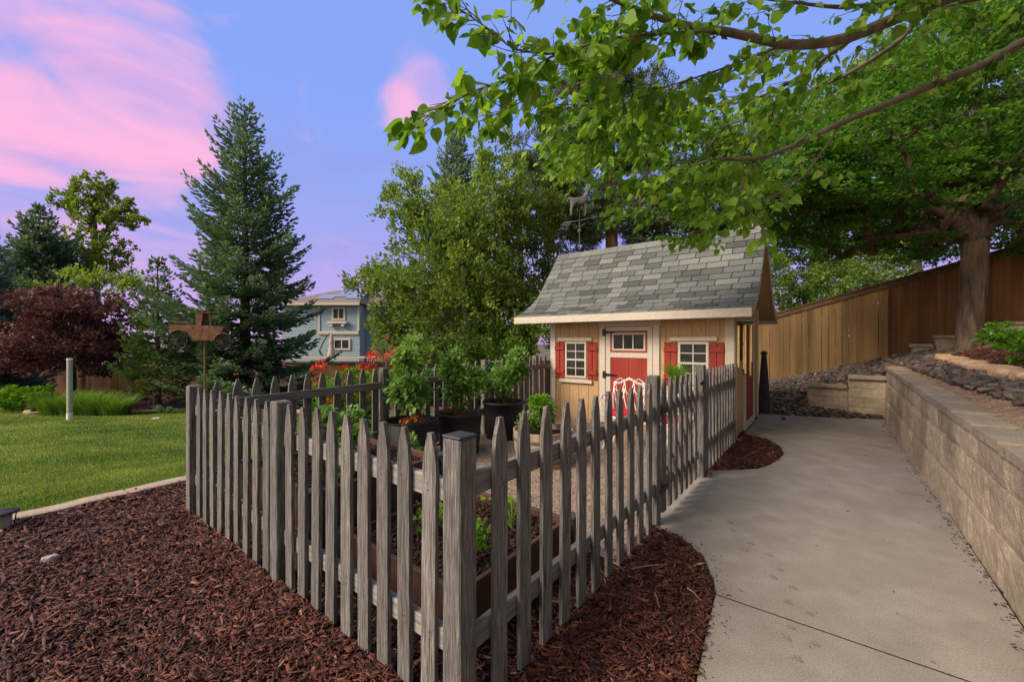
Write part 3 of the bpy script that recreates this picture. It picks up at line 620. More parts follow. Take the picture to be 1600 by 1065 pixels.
# ---------------------------------------------------------------- tall tan fence along v at a=12.3
tf=thing('privacy_fence','tall tan board fence stepping up the slope behind the linden','fence',W(12.3,0),TH)
b=2.6; pan=None; seg=0
segs=[2.6,.2,-2.2,-4.6,-7.0,-9.4]
mFn={0:mFence}
for i in range(len(segs)-1):
    m=MB(); b=segs[i]
    while b>segs[i+1]+.02:
        z0=float(zf(b))-.05; z1=float(zf(b))+1.80
        w=.138; gap=random.choice([.001,.002,.005,.009,.012]) if b>-2.2 else .0015
        e=max(b-w,segs[i+1]); zz1=float(zf(e))+1.8
        tt=random.uniform(0,1); xo=random.uniform(-.004,.004)
        y0,y1=e,b-gap; z1b=float(zf(y1))+1.8; z1a=float(zf(y0))+1.8
        vs=[(xo,y0,z0),(xo+.018,y0,z0),(xo+.018,y1,z0),(xo,y1,z0),(xo,y0,z1a),(xo+.018,y0,z1a),(xo+.018,y1,z1b),(xo,y1,z1b)]
        m.add(vs,[(0,3,2,1),(4,5,6,7),(0,1,5,4),(1,2,6,5),(2,3,7,6),(3,0,4,7)],tt); b=e
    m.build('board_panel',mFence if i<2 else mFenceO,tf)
    c=MB()
    for (x0,x1,dz0,dz1) in ((-.05,.07,1.825,1.86),(-.028,-.006,1.70,1.822)):
        y0,y1=segs[i+1]+.002,segs[i]-.002; q0,q1=float(zf(y0)),float(zf(y1))
        c.add([(x0,y0,q0+dz0),(x1,y0,q0+dz0),(x1,y1,q1+dz0),(x0,y1,q1+dz0),(x0,y0,q0+dz1),(x1,y0,q0+dz1),(x1,y1,q1+dz1),(x0,y1,q1+dz1)],[(0,3,2,1),(4,5,6,7),(0,1,5,4),(1,2,6,5),(2,3,7,6),(3,0,4,7)])
    c.build('cap_rail',mFenceTrim,tf)
for p in (-2.2,-7.0): boxpart(tf,'trim_board',mFenceTrim,-.03,-.012,p-.02,p+.02,float(zf(p)),float(zf(p))+1.69,bv=0)
# far left fence
ff=thing('privacy_fence','far tan board fence behind the trees beyond the lawn','fence',(0,16.2,0))
x=-24.0
m=MB(); c=MB(); 
while x<9:
    t=rng.uniform(0,1); zt=.62+.03*math.sin(x*.2)-(.2 if x<-10 else 0); m.box(x+.003,x+.147,0+.004*t,.02+.004*t,-1.1,zt,t); x+=.15
m.build('board_panel',mFarFence,ff)
for x in range(-24,9,3): 
    zt=.62+.03*math.sin((x+1.5)*.2)-(.2 if x<-10 else 0); c.box(x+.01,x+2.99,-.05,.07,zt+.01,zt+.05)
c.build('cap_rail',mFenceTrim,ff)
exec_after=None
# ---------------------------------------------------------------- garden shed / playhouse
H=thing('garden_shed','tan playhouse shed with red shutters, cream trim and grey shingle roof','shed',W(5.64,0),TH)
PR=[(-.45,1.90),(-.2,1.985),(.05,2.115),(.29,2.30),(.50,2.52),(.69,2.75),(1.16,3.34)]
PR2=[(2.32-x,z) for x,z in PR[::-1][1:]]
def zp(x):
    if x>1.16: x=2.32-x
    return float(np.interp(x,[p[0] for p in PR],[p[1] for p in PR]))
Y0,Y1=-.27,3.70; YW=3.16
m=MB(); WX=2.3
xsw=[.012,.3,.55,.8,1.16,1.5,1.8,2.05,WX]
prof=[(.012,-.05)]+[(x,zp(x)-.07) for x in xsw]+[(WX,-.05)]
m.prism(prof,lambda p,t:(p[0],t,p[1]),.012,YW-.012)
nb=16; bw=YW/nb
for i in range(nb): m.box(0,.0125,i*bw+.004,(i+1)*bw-.004,.03,2.0)
sb=12; sw=WX/sb
for i in range(sb):
    x0,x1=i*sw+.004+(.013 if i==0 else 0),(i+1)*sw-.004
    for yy0,yy1 in ((0,.0125),(YW-.0125,YW)):
        z0,z1=zp(x0)-.075,zp(x1)-.075
        xm=1.16
        vs=[(x0,yy0,.03),(x1,yy0,.03),(x1,yy1,.03),(x0,yy1,.03),(x0,yy0,z0),(x1,yy0,z1),(x1,yy1,z1),(x0,yy1,z0)]
        m.add(vs,[(0,3,2,1),(4,5,6,7),(0,1,5,4),(1,2,6,5),(2,3,7,6),(3,0,4,7)])
m.build('wall',mTan,H)
m=MB() # roof deck
allp=PR+PR2
m.prism([(x,z-.006) for x,z in allp]+[(x,z-.055) for x,z in allp[::-1]],lambda p,t:(p[0],t,p[1]),Y0+.012,Y1-.012)
roof=m.build('roof',mTanDark,H)
m=MB(); m.prism([(x,z+.0) for x,z in allp]+[(x,z-.005) for x,z in allp[::-1]],lambda p,t:(p[0],t,p[1]),Y0+.005,Y1-.005); m.build('underlay',mBlack,roof)
# shingles: one thin slab per tab
pts=[Vector((p[0],0,p[1])) for p in PR]; d=[0]
for i in range(1,len(pts)): d.append(d[-1]+(pts[i]-pts[i-1]).length)
def pos(s):
    s=min(max(s,0),d[-1]); x=float(np.interp(s,d,[p.x for p in pts])); z=float(np.interp(s,d,[p.z for p in pts])); return Vector((x,0,z))
m=MB(); rows=15; ex=d[-1]/rows
for side in (0,1):
    for r_ in range(rows):
        s0=r_*ex-.015; s1=(r_+1)*ex+.01
        p0=pos(s0) if s0>0 else pos(0)+Vector((-.015,0,-.006)); p1=pos(s1); t_=(p1-p0).normalized(); nn=Vector((-t_.z,0,t_.x))
        y=Y0-.01-(.15 if r_%2 else 0)-random.uniform(0,.06); 
        while y<Y1:
            w=.305+random.choice([0,0,-.04,.03]); ya,yb=max(y,Y0-.01),min(y+w-.014,Y1+.01)
            if yb-ya>.02:
                lift=.014+random.uniform(0,.004); lo_=random.uniform(-.003,.003)
                a0=p0+nn*lift+t_*lo_; a1=p1+nn*.001; b0=p0-nn*.004+t_*lo_; b1=p1-nn*.004
                vs=[]
                for q in (b0,b1,a1,a0): 
                    x=q.x if side==0 else 2.32-q.x
                    vs+= [(x,ya,q.z),(x,yb,q.z)]
                tint=random.choice([.1,.3,.45,.55,.62,.8])+random.uniform(-.1,.1)
                m.add(vs,[(0,1,3,2),(2,3,5,4),(4,5,7,6),(6,7,1,0),(0,2,4,6),(1,7,5,3)],min(1,max(0,tint)))
            y+=w
for i in range(14):
    y0=Y0-.01+i*.285; 
    for sgn in (-1,1):
        vs=[(1.16,y0,3.368),(1.16,y0+.29,3.362),(1.16+sgn*.10,y0+.29,3.235),(1.16+sgn*.10,y0,3.242),(1.16,y0,3.36),(1.16,y0+.29,3.352),(1.16+sgn*.10,y0+.29,3.227),(1.16+sgn*.10,y0,3.232)]
        m.add(vs,[(0,1,2,3),(7,6,5,4),(0,3,7,4),(1,5,6,2),(2,6,7,3),(0,4,5,1)],random.uniform(.3,.9))
m.build('shingles',mShingle,roof)
m=MB(); m.box(-.475,-.452,Y0-.01,Y1+.01,1.775,1.898); o=m.build('fascia',mWhite,roof); bevel(o,.003)
m=MB(); m.box(2.77,2.79,Y0-.01,Y1+.01,1.775,1.898); m.build('fascia',mWhite,roof)
for yy in (Y0-.012,Y1-.012):
    for P_ in (PR,PR2+[]):
        Q=P_ if P_ is PR else [(1.16,3.34)]+PR2
        m=MB(); m.prism([(x,z-.008) for x,z in Q]+[(x,z-.10) for x,z in Q[::-1]],lambda p,t:(p[0],t,p[1]),yy,yy+.022); m.build('rake_board',mWhite,roof)
m=MB(); m.box(-.45,-.0,Y0+.015,Y1-.015,1.83,1.838); m.build('soffit',mTanDark,roof)
def bp(name,mat,x0,x1,y0,y1,z0,z1,parent=H,bv=.003):
    m=MB(); m.box(x0,x1,y0,y1,z0,z1); o=m.build(name,mat,parent); 
    if bv: bevel(o,bv)
    return o
bp('corner_board',mWhite,-.02,-.001,.0,.125,.02,1.995); bp('corner_board',mWhite,-.02,-.001,3.06,YW+.01,.02,1.995)
bp('corner_board',mWhite,2.22,2.31,-.02,-.001,.02,2.05)
bp('corner_board',mTan,.0,.09,-.018,-.001,.02,2.02)
# windows
def window(y0,y1,z0,z1,double=True):
    m=MB(); f=.035
    m.box(-.028,-.001,y0,y1,z0,z0+f);m.box(-.028,-.001,y0,y1,z1-f,z1);m.box(-.028,-.001,y0,y0+f,z0+f,z1-f);m.box(-.028,-.001,y1-f,y1,z0+f,z1-f)
    zm=(z0+z1)/2; ym=(y0+y1)/2
    m.box(-.026,-.001,y0+f,y1-f,zm-.016,zm+.016)
    for a,b in ((z0+f,zm-.016),(zm+.016,z1-f)):
        m.box(-.020,-.001,ym-.008,ym+.008,a,b); q=(a+b)/2
        m.box(-.018,-.001,y0+f,ym-.008,q-.007,q+.007); m.box(-.018,-.001,ym+.008,y1-f,q-.007,q+.007)
    w=m.build('window',mWhite,H)
    m=MB(); m.box(-.009,-.002,y0+f,y1-f,z0+f,z1-f); m.build('pane',mGlass,w)
    return w
def shutter(y0,y1,z0,z1):
    m=MB(); g_=(y0+y1)/2
    m.box(-.022,-.001,y0,g_-.006,z0,z1); m.box(-.022,-.001,g_+.006,y1,z0,z1)
    for z in (z0+.09,z1-.15): m.box(-.042,-.0225,y0-.005,y1+.005,z,z+.075)
    o=m.build('shutter',mRed,H); bevel(o,.003); return o
window(2.40,2.84,.775,1.435); shutter(2.865,3.058,.75,1.43); shutter(2.19,2.375,.75,1.43)
bp('window_header',mWhite,-.035,-.001,2.29,3.0,1.45,1.512); bp('window_sill',mWhite,-.05,-.001,2.28,2.96,.68,.742)
window(.35,.795,.775,1.435); shutter(.815,1.01,.75,1.43); shutter(.14,.33,.75,1.43)
bp('window_header',mWhite,-.035,-.001,.23,.92,1.45,1.512); bp('window_sill',mWhite,-.05,-.001,.23,.92,.68,.742)
# door
m=MB(); m.box(-.03,-.001,2.03,2.135,.02,1.705); m.box(-.03,-.001,1.085,1.19,.02,1.705); m.box(-.034,-.001,1.06,2.16,1.7055,1.80)
o=m.build('door_casing',mWhite,H); bevel(o,.003)
dr=MB(); 
def fr(m,x0,x1,y0,y1,z0,z1,w):
    m.box(x0,x1,y0,y1,z0,z0+w); m.box(x0,x1,y0,y1,z1-w,z1); m.box(x0,x1,y0,y0+w,z0+w,z1-w); m.box(x0,x1,y1-w,y1,z0+w,z1-w)
y0,y1=1.20,2.02
dr.box(-.022,-.001,y0,y0+.085,.06,1.695); dr.box(-.022,-.001,y1-.085,y1,.06,1.695)
for a,b in ((.06,.2),(1.165,1.255),(1.62,1.695)): dr.box(-.022,-.001,y0+.085,y1-.085,a,b)
door=dr.build('door',mWhite,H); bevel(door,.003)
m=MB(); m.box(-.013,-.001,y0+.085,1.608,.2,1.165); m.box(-.013,-.001,1.612,y1-.085,.2,1.165); m.build('door_panel',mRed,door)
m=MB(); fr(m,-.027,-.001,y0+.087,y1-.087,1.257,1.618,.028); m.build('window_trim',mRed,door)
m=MB(); fr(m,-.023,-.001,y0+.116,y1-.116,1.286,1.589,.03); m.box(-.021,-.001,1.52,1.538,1.317,1.558); m.box(-.021,-.001,1.69,1.708,1.317,1.558); m.build('door_window_frame',mWhite,door)
m=MB(); m.box(-.010,-.002,y0+.147,y1-.147,1.317,1.558); m.build('pane',mGlass,door)
for z in (1.60,.86):
    m=MB(); m.box(-.040,-.031,2.022,2.075,z-.06,z+.06)
    m.add([(-.034,2.02,z-.025),(-.034,2.02,z+.025),(-.034,1.82,z+.008),(-.034,1.82,z-.008),(-.024,2.02,z-.025),(-.024,2.02,z+.025),(-.024,1.82,z+.008),(-.024,1.82,z-.008)],[(0,1,2,3),(7,6,5,4),(0,4,5,1),(1,5,6,2),(2,6,7,3),(3,7,4,0)])
    m.build('strap_hinge',mBlack,door)
# side door
m=MB(); m.box(.83,1.64,-.016,-.001,.14,1.72); sd=m.build('side_door',mRed,H)
m=MB(); m.box(.72,.828,-.028,-.001,.02,1.8); m.box(1.642,1.75,-.028,-.001,.02,1.8); m.box(.83,1.64,-.03,-.001,.03,.138); m.box(.829,1.641,-.028,-.001,1.722,1.8); m.build('door_casing',mWhite,H)
bp('skirt_board',mDkWood,.0,2.3,-.012,-.001,-.03,.022,bv=0)
# dark board and lamp on the side wall
m=MB(); m.box(.16,.42,-.05,-.019,1.15,1.74); o=m.build('wall_plaque',mDkWood); o.parent=None; o.location=W(5.64,0); o.rotation_euler[2]=TH; tag(o,'dark stained board hung flat on the shed side wall beside the chimes','plaque'); bevel(o,.006)
m=MB(); m.lathe([(0,.0),(.045,.0),(.05,.02),(.05,.06),(.03,.075),(0,.078)],16); m.tube([(0,0,.02),(0,.0,-.06)],.02,8)
o=m.build('lamp',mBlack); o.matrix_world=Matrix.Translation(W(5.64+.62,-.0,2.42)+Vector(W(0,-.05)-W(0,0)))@Matrix.Rotation(TH,4,'Z')@Matrix.Rotation(R(90),4,'X'); tag(o,'small round black lamp high on the shed gable under the rake','lamp')
# solar vent light on ridge
sv=thing('solar_light','small white box light with a solar cell on the right end of the shed ridge','lamp',W(5.64+1.16,.03,3.39),TH)
m=MB(); mx=Matrix.Rotation(R(-28),4,'Y'); m.box(-.10,.10,-.12,.12,-.015,.03,mx=mx); m.box(-.03,.03,-.05,.05,-.06,-.0151); o=m.build('housing',mWhite,sv); bevel(o,.004)
m=MB(); m.box(-.08,.08,-.10,.10,.0305,.034,mx=mx); m.build('solar_cell',mDkGrey,sv)
# weathervane
wv=thing('weathervane','grey metal weathervane with a standing long-necked animal over an arrow','weathervane',W(5.64+1.16,3.18,3.36),R(8))
m=MB(); m.tube([(0,0,-.02),(0,0,.72)],.010,8); m.tube([(0,0,.72),(0,0,.86)],.007,8); m.build('rod',mGrey,wv)
m=MB(); m.lathe([(0,-.05),(.03,-.04),(.05,0),(.03,.04),(0,.05)],16,(0,0,.46)); m.build('ball',mGrey,wv,smooth=True)
m=MB(); m.tube([(-.36,0,.60),(.30,0,.76)],.012,6); m.prism([(-.42,.56),(-.24,.55),(-.17,.67),(-.35,.64)],lambda p,t:(p[0],t,p[1]),-.006,.006); m.prism([(.28,.72),(.42,.79),(.25,.80)],lambda p,t:(p[0],t,p[1]),-.006,.006)
for k in range(4): a=R(90*k+20); m.tube([(0,0,.56),(.2*math.cos(a),.2*math.sin(a),.56)],.006,6)
m.build('arrow',mGrey,wv)
ani=bpy.data.meshes.new('animal_figure')
av=[(-.16,0,1.02),(0,0,1.0),(.12,0,1.03),(.17,0,1.18),(.185,0,1.32),(.25,0,1.33),(.165,0,1.40),(-.23,0,1.07),(-.27,0,.98)]
ae=[(0,1),(1,2),(2,3),(3,4),(4,5),(4,6),(0,7),(7,8)]; ar=[.085,.08,.085,.05,.045,.022,.012,.025,.02]
for (x,y_) in ((-.17,.04),(-.17,-.04),(.12,.04),(.12,-.04)):
    i=len(av); j=0 if x<0 else 2
    av+=[(x+.01,y_,.90),(x+(-.02 if x<0 else .01),y_,.80),(x,y_,.70)]; ar+=[.035,.020,.018]; ae+=[(j,i),(i,i+1),(i+1,i+2)]
ani.from_pydata(av,ae,[]); oa=bpy.data.objects.new('animal_figure',ani); COL.objects.link(oa); oa.parent=wv; ani.materials.append(mGrey); oa.location=(0,0,.09)
sk=oa.modifiers.new('s','SKIN'); ani.skin_vertices or None
for i,r_ in enumerate(ar): ani.skin_vertices[0].data[i].radius=(r_,r_)
ani.skin_vertices[0].data[0].use_root=True
oa.modifiers.new('ss','SUBSURF').levels=1
oa.modifiers['ss'].render_levels=1
# wind chimes hung from the eave
wc=thing('wind_chime','brass tube wind chimes hanging from the eave at the shed corner','wind chime',W(5.42,-.16,1.775),TH)
m=MB(); m.lathe([(0,0),(.105,0),(.11,-.01),(.105,-.02),(0,-.02)],20,(0,0,-.06)); 
for k in range(3): a=R(120*k); m.tube([(0,0,.05),(.09*math.cos(a),.09*math.sin(a),-.06)],.0015,4)
m.build('top_ring',mDkWood,wc)
m=MB(); m.lathe([(0,0),(.035,0),(.035,-.012),(0,-.012)],14,(0,0,-.36)); m.tube([(0,0,-.07),(0,0,-.72)],.0015,4); m.box(-.002,.002,-.03,.03,-.80,-.72); m.build('striker',mDkWood,wc)
for k,l_ in enumerate((.62,.54,.58,.66,.50,.70)):
    a=R(60*k+15); x,y_=.088*math.cos(a),.088*math.sin(a)
    m=MB(); m.tube([(x,y_,-.075),(x,y_,-.13)],.001,4); m.tube([(x,y_,-.11),(x,y_,-.11-l_)],.0135,10); m.build('tube',mBrass,wc,smooth=False)
m=MB(); m.tube([(0,.0,0.0),(0,.06,.05),(0,.16,.06)],.006,6); m.build('hook',mBlack,wc)
# dark covered post behind the shed
o=MB(); o.lathe([(.11,0),(.10,.3),(.07,.8),(.045,1.14),(.04,1.16),(.065,1.17),(.06,1.20),(.035,1.22),(0,1.235)],12); p=W(8.55,-.04,.02)
tag(o.build('covered_post',mDkGrey,loc=p),'dark tapered cover standing at the rear shed corner with a capped top','post')
# ---------------------------------------------------------------- raised beds
def bed(a0,a1,b0,b1,z0,z1,label):
    r=thing('raised_bed',label,'planter',W(a0,b0),TH); wx,wy=a1-a0,b1-b0; t=.03; tiers=max(1,round((z1-z0)/.27)); hh=(z1-z0)/tiers
    for k in range(tiers):
        za,zb=z0+k*hh+.002,z0+(k+1)*hh-.002
        for q in ((0.03,wx-.03,0,t),(0.03,wx-.03,wy-t,wy),(0,t,.03,wy-.03),(wx-t,wx,.03,wy-.03)):
            m=MB(); m.box(*q,za,zb); o=m.build('side_board',mBrownPl,r); bevel(o,.004)
    for x in (0,wx):
        for y in (0,wy):
            m=MB(); sx=-1 if x==0 else 1; sy=-1 if y==0 else 1
            m.box(x-.022+sx*.008,x+.022+sx*.008,y-.022+sy*.008,y+.022+sy*.008,z0-.01,z1+.004); m.box(x-.042+sx*.004,x+.042+sx*.004,y-.042+sy*.004,y+.042+sy*.004,z1+.005,z1+.02)
            o=m.build('corner_joint',mCapPl,r)
    m=MB(); m.box(t+.001,wx-t-.001,t+.001,wy-t-.001,z1-.13,z1-.055); m.build('soil',mSoil,r)
    n=2600; x=rng.uniform(t,wx-t,n); y=rng.uniform(t,wy-t,n); s=rng.uniform(.003,.012,n)
    o=scatter('soil_crumbs',IV,IF,np.stack([x,y,z1-.052+rng.uniform(-.004,.012,n)],-1),rz_mats(rng.uniform(0,6,n)),np.stack([s*1.5,s,s*.7],-1),rng.rand(n),mSoilBits,parent=r,jit=.3); o['kind']='stuff'
    return r
bed(.24,1.27,.24,1.24,0,.285,'low brown raised bed just inside the capped corner post')
bed(.10,1.13,1.34,2.36,0,.54,'two-tier brown raised bed behind the left picket run')
bed(.10,.9,2.46,3.05,0,.32,'low brown raised bed by the far left post, half hidden')
# ---------------------------------------------------------------- pots
def pot(a,b,r,h,label,ribs=False,dz=0):
    o=thing('plant_pot',label,'pot',W(a,b,dz),TH); m=MB()
    prof=[(0,0),(r*.80,0),(r*.83,.01),(r*.86,h*.3),(r*.88,h*.31),(r*.90,h*.6),(r*.96,h-.05),(r*1.0,h-.045),(r*1.03,h-.03),(r*1.03,h-.008),(r*1.0,h),(r*.95,h),(r*.93,h-.05),(r*.88,h*.5)]
    if ribs:
        prof=[(0,0),(r*.8,0)]
        for k in range(22): z=h*(k+.5)/22; q=r*(.8+.2*z/h); prof+=[(q+.006,z-h/80),(q-.002,z+h/80)]
        prof+=[(r*1.03,h-.015),(r*1.03,h),(r*.97,h),(r*.92,h-.06),(r*.85,h*.5)]
    m.lathe(prof,40); m.build('tub',mPlastic,o,smooth=not ribs)
    m=MB(); m.lathe([(0,h-.095),(r*.5,h-.09),(r*.93,h-.10)],24); m.build('soil',mSoil,o)
    return o
pot(1.98,2.80,.30,.53,'black ribbed tub nearest the fence corner, tomato plant in it',ribs=True)
pot(2.72,2.72,.30,.53,'smooth black tub, the middle one of three along the rear pickets')
pot(3.72,2.80,.31,.55,'black tub farthest back of the three, closest to the shed')
bo=thing('barrel_planter','pale wooden half-barrel planter between the pots and the shed','planter',W(3.02,1.62),TH)
m=MB(); r_=.36
for k in range(26):
    a0,a1=2*math.pi*k/26+.006,2*math.pi*(k+1)/26-.006
    for (za,zb,ra,rb) in ((0,.2,.31,.345),(.2,.40,.345,.36)):
        m.add([(q*math.cos(a),q*math.sin(a),z) for z,q,dq in ((za,ra,0),(zb,rb,0)) for a in (a0,a1)]+[((q-.022)*math.cos(a),(q-.022)*math.sin(a),z) for z,q in ((za,ra),(zb,rb)) for a in (a0,a1)],[(0,1,3,2),(4,6,7,5),(2,3,7,6),(0,2,6,4),(1,5,7,3),(0,4,5,1)],random.random())
m.build('stave_wall',mBarrel,bo)
m=MB(); 
for z,q in ((.07,.325),(.30,.357)): m.lathe([(q,z-.015),(q+.004,z-.015),(q+.006,z+.015),(q,z+.015)],40)
m.build('hoop',mGrey,bo)
m=MB(); m.lathe([(0,.33),(.33,.33)],26); m.build('soil',mSoil,bo)
# ---------------------------------------------------------------- wrought iron furniture
def heart_curve(cx,cy_,w,h,n=14):
    return [(cx+w*.5*math.sin(t)**3*1.0, cy_+h*.5*(13*math.cos(t)-5*math.cos(2*t)-2*math.cos(3*t)-math.cos(4*t))/16) for t in [2*math.pi*i/n for i in range(n+1)]]
def chair(loc,rz,label):
    r=thing('garden_chair',label,'chair',loc,rz,'white wrought iron garden chairs')
    # faces -x ; back at x=+.22
    m=MB(); m.lathe([(.215,.425),(.235,.425),(.24,.44),(.235,.455),(.215,.455),(.21,.44),(.215,.425)],28)
    for k in range(7): y=-.18+.06*k; q=math.sqrt(.215**2-y*y); m.tube([(-q,y,.44),(q,y,.44)],.004,5)
    m.build('seat',mIron,r)
    m=MB(); m.lathe([(0,.457),(.19,.457),(.212,.475),(.205,.50),(.17,.512),(0,.515)],28); m.build('cushion',mCush,r,smooth=True)
    m=MB(); 
    bx=lambda z:.21+.12*(z-.44)/.5
    for s in (-1,0,1):
        cy=s*.13
        L_=[(bx(z),cy+dy,z) for dy,z in ((0,.45),(-.05,.62),(-.085,.78),(-.06,.88),(0,.915),(.06,.88),(.085,.78),(.05,.62),(0,.45))]
        m.tube(L_,.007,6)
        m.tube([(bx(z),cy+dy,z) for dy,z in ((-.085,.78),(0,.70),(.085,.78))],.006,6)
        m.tube([(bx(z),cy+dy,z) for dy,z in ((-.07,.86),(0,.60),(.07,.86))],.005,6)
    for k in range(13):
        y=-.21+.035*k; z=.90+.018*math.cos(y*22)-abs(y)*.22
        m.lathe([(0,-.017),(.012,-.012),(.018,0),(.012,.012),(0,.017)],8,(bx(z),y,z))
    m.tube([(bx(.87)-.0,y,.885+.02*math.cos(y*22)-abs(y)*.2) for y in [-.23+.0383*k for k in range(13)]],.009,6)
    m.tube([(bx(z),-.19-.03*math.sin((z-.44)*6),z) for z in (.44,.55,.66,.77,.84)],.009,6); m.tube([(bx(z),.19+.03*math.sin((z-.44)*6),z) for z in (.44,.55,.66,.77,.84)],.009,6)
    m.build('backrest',mIron,r)
    for s in (-1,1):
        m=MB(); m.tube([(.24,s*.215,.70),(.1,s*.25,.715),(-.08,s*.27,.70),(-.17,s*.265,.67),(-.16,s*.25,.60),(-.13,s*.225,.44)],.010,6)
        for k in range(3): x=-.08+.1*k; m.tube([(x-.03,s*.235,.46),(x,s*.25,.55),(x+.03,s*.255,.63),(x,s*.26,.70)],.005,5); m.tube([(x+.03,s*.235,.46),(x,s*.25,.55),(x-.03,s*.255,.63),(x,s*.26,.70)],.005,5)
        m.build('armrest',mIron,r)
        for x,dx in ((-.15,-.05),(.17,.07)):
            m=MB(); m.tube([(x,s*.15,.44),(x+dx*.1,s*.19,.30),(x+dx*.6,s*.17,.14),(x+dx,s*.21,.012)],[.012,.014,.010,.013],7); m.build('leg',mIron,r)
    m=MB(); m.tube([(-.16,-.18,.24),(0,0,.28),(.19,.18,.24)],.006,5); m.tube([(-.16,.18,.24),(0,0,.28),(.19,-.18,.24)],.006,5); m.build('stretcher',mIron,r)
    return r
chair(W(4.22,1.12),TH+R(6),'white wrought iron chair with red cushion in front of the shed door')
chair(W(4.15,.42),TH+R(-50),'white wrought iron chair with red cushion half hidden behind the gate pickets')
tb=thing('garden_table','round white wrought iron table behind the gate holding a fern','table',W(4.85,.60),TH)
m=MB(); m.lathe([(0,.70),(.30,.70),(.32,.705),(.32,.72),(.30,.725),(0,.725)],32); m.build('table_top',mIron,tb)
m=MB()
for k in range(4): a=R(90*k+45); c,s=math.cos(a),math.sin(a); m.tube([(.22*c,.22*s,.70),(.08*c,.08*s,.45),(.07*c,.07*s,.25),(.25*c,.25*s,.012)],.011,6)
m.build('pedestal',mIron,tb)
m=MB(); m.lathe([(0,0),(.07,0),(.10,.13),(.11,.135),(.11,.15),(.095,.15),(.09,.12),(0,.11)],20); tag(m.build('plant_pot',mPlastic,loc=W(4.85,.60,.726),smooth=True),'small dark pot on the white garden table','pot')
# ---------------------------------------------------------------- plants
def rdir(n,up=0.0,flat=1.0):
    v=rng.normal(0,1,(n,3)); v[:,2]*=flat; v=unit(v); v[:,2]+=up; return unit(v)
def env_sample(env,n,shell=.45):
    w=np.array([e[2] for e in env],float); w/=w.sum(); k=rng.choice(len(env),n,p=w)
    d=unit(rng.normal(0,1,(n,3))); r=rng.rand(n)**shell
    c=np.array([e[0] for e in env]); rad=np.array([e[1] for e in env])
    return c[k]+d*r[:,None]*rad[k]
def skeleton(base,top,targets,r0,rmin=.006,ntr=8,lean=.05,side=5,minstart=.35,droop=0):
    base=np.array(base,float); top=np.array(top,float)
    nodes=[]; par=[]
    for i in range(ntr+1):
        t=i/ntr; p=base*(1-t)+top*t; p=p+np.array([math.sin(t*5+base[0])*lean*t,math.cos(t*4+base[1])*lean*t,0]); nodes.append(p); par.append(i-1)
    st=int(ntr*minstart)
    order=np.argsort(np.linalg.norm(targets-top,axis=1))
    tips=[]
    for j in order:
        q=targets[j]; A=np.array(nodes[st:]); dv=q-A; dist=np.linalg.norm(dv,axis=1)
        cost=dist*(1+.6*np.clip(-dv[:,2]/np.maximum(dist,1e-6),0,1)); k=int(np.argmin(cost))+st
        a=nodes[k]; L_=np.linalg.norm(q-a)
        m_=max(2,min(6,int(L_/.25)+1)); mid=(a+q)/2+rng.normal(0,.08*L_,3)+np.array([0,0,(.10-droop)*L_]); prev=k
        for i in range(1,m_+1):
            t=i/m_; p=a*(1-t)**2+mid*2*t*(1-t)+q*t*t; nodes.append(p); par.append(prev); prev=len(nodes)-1
        tips.append(prev)
    nodes=np.array(nodes); w=np.zeros(len(nodes)); 
    for t in tips: w[t]=1
    for i in range(len(nodes)-1,0,-1): w[par[i]]+=w[i]
    w=np.maximum(w,.5); r=np.maximum(r0*(w/w[0])**.5,rmin)
    for i in range(ntr+1):
        t=i/ntr; r[i]=max(r[i],r0*(1-.35*t) if i<=st else 0)
    r[0]*=1.25
    P=nodes[par[1:]]; Q=nodes[1:]; rp=r[par[1:]]; rq=r[1:]
    # limit child start radius
    rp=np.minimum(rp,np.where(np.arange(1,len(nodes))<=ntr,rp,rq*1.35))
    d=unit(Q-P); ref=np.where(np.abs(d[:,2:3])<.9,[[0,0,1.]],[[1.,0,0]]); x=unit(np.cross(ref,d)); y=np.cross(d,x)
    ang=np.arange(side)*2*math.pi/side
    ring=np.cos(ang)[None,:,None]*x[:,None,:]+np.sin(ang)[None,:,None]*y[:,None,:]
    v=np.concatenate([P[:,None,:]-d[:,None,:]*rp[:,None,None]*.3+ring*rp[:,None,None],Q[:,None,:]+ring*rq[:,None,None]],1)
    k=np.arange(side); f=np.stack([k,(k+1)%side,(k+1)%side+side,k+side],-1)
    F=(f[None]+(np.arange(len(P))*2*side)[:,None,None]).reshape(-1,4)
    return v.reshape(-1,3),F,nodes,par
def leaves(name,C_,nper,spread,flat,size,mat,parent,tv=LEAF_V,tf=LEAF_F,upb=.5,tmean=.5,tsd=.22,axis=None,svar=.3,hang=0,center=None,ttop=.25):
    n=len(C_)*nper; c=np.repeat(C_,nper,0); off=rng.normal(0,1,(n,3)); off=unit(off)*(rng.rand(n,1)**.5)*spread; off[:,2]*=flat
    pos=c+off
    outd=off/np.maximum(spread,1e-6)
    if center is not None: outd=outd*.6+unit(c-np.array(center))*.8
    d=outd+rng.normal(0,.5,(n,3)); d[:,2]-=hang; d=unit(d)
    up=rng.normal(0,.45,(n,3)); up[:,2]+=upb*2
    rot=basis(d,up)
    s=size*rng.uniform(1-svar,1+svar,n)
    ct=np.repeat(rng.normal(0,.13,len(C_)),nper)
    zz=(pos[:,2]-pos[:,2].min())/max(np.ptp(pos[:,2]),1e-3)
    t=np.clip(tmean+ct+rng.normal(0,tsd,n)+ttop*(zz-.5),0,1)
    return scatter(name,tv,tf,pos-d*(s*.5)[:,None],rot,s,t,mat,parent)
def EP(px,py,rx,ry,D,dr=None,w=None):
    c=at(px,py,D); a=rx*D/645; b_=ry*D/645; return ((c.x,c.y,c.z),(a,(dr if dr else a),b_),w or rx*ry)
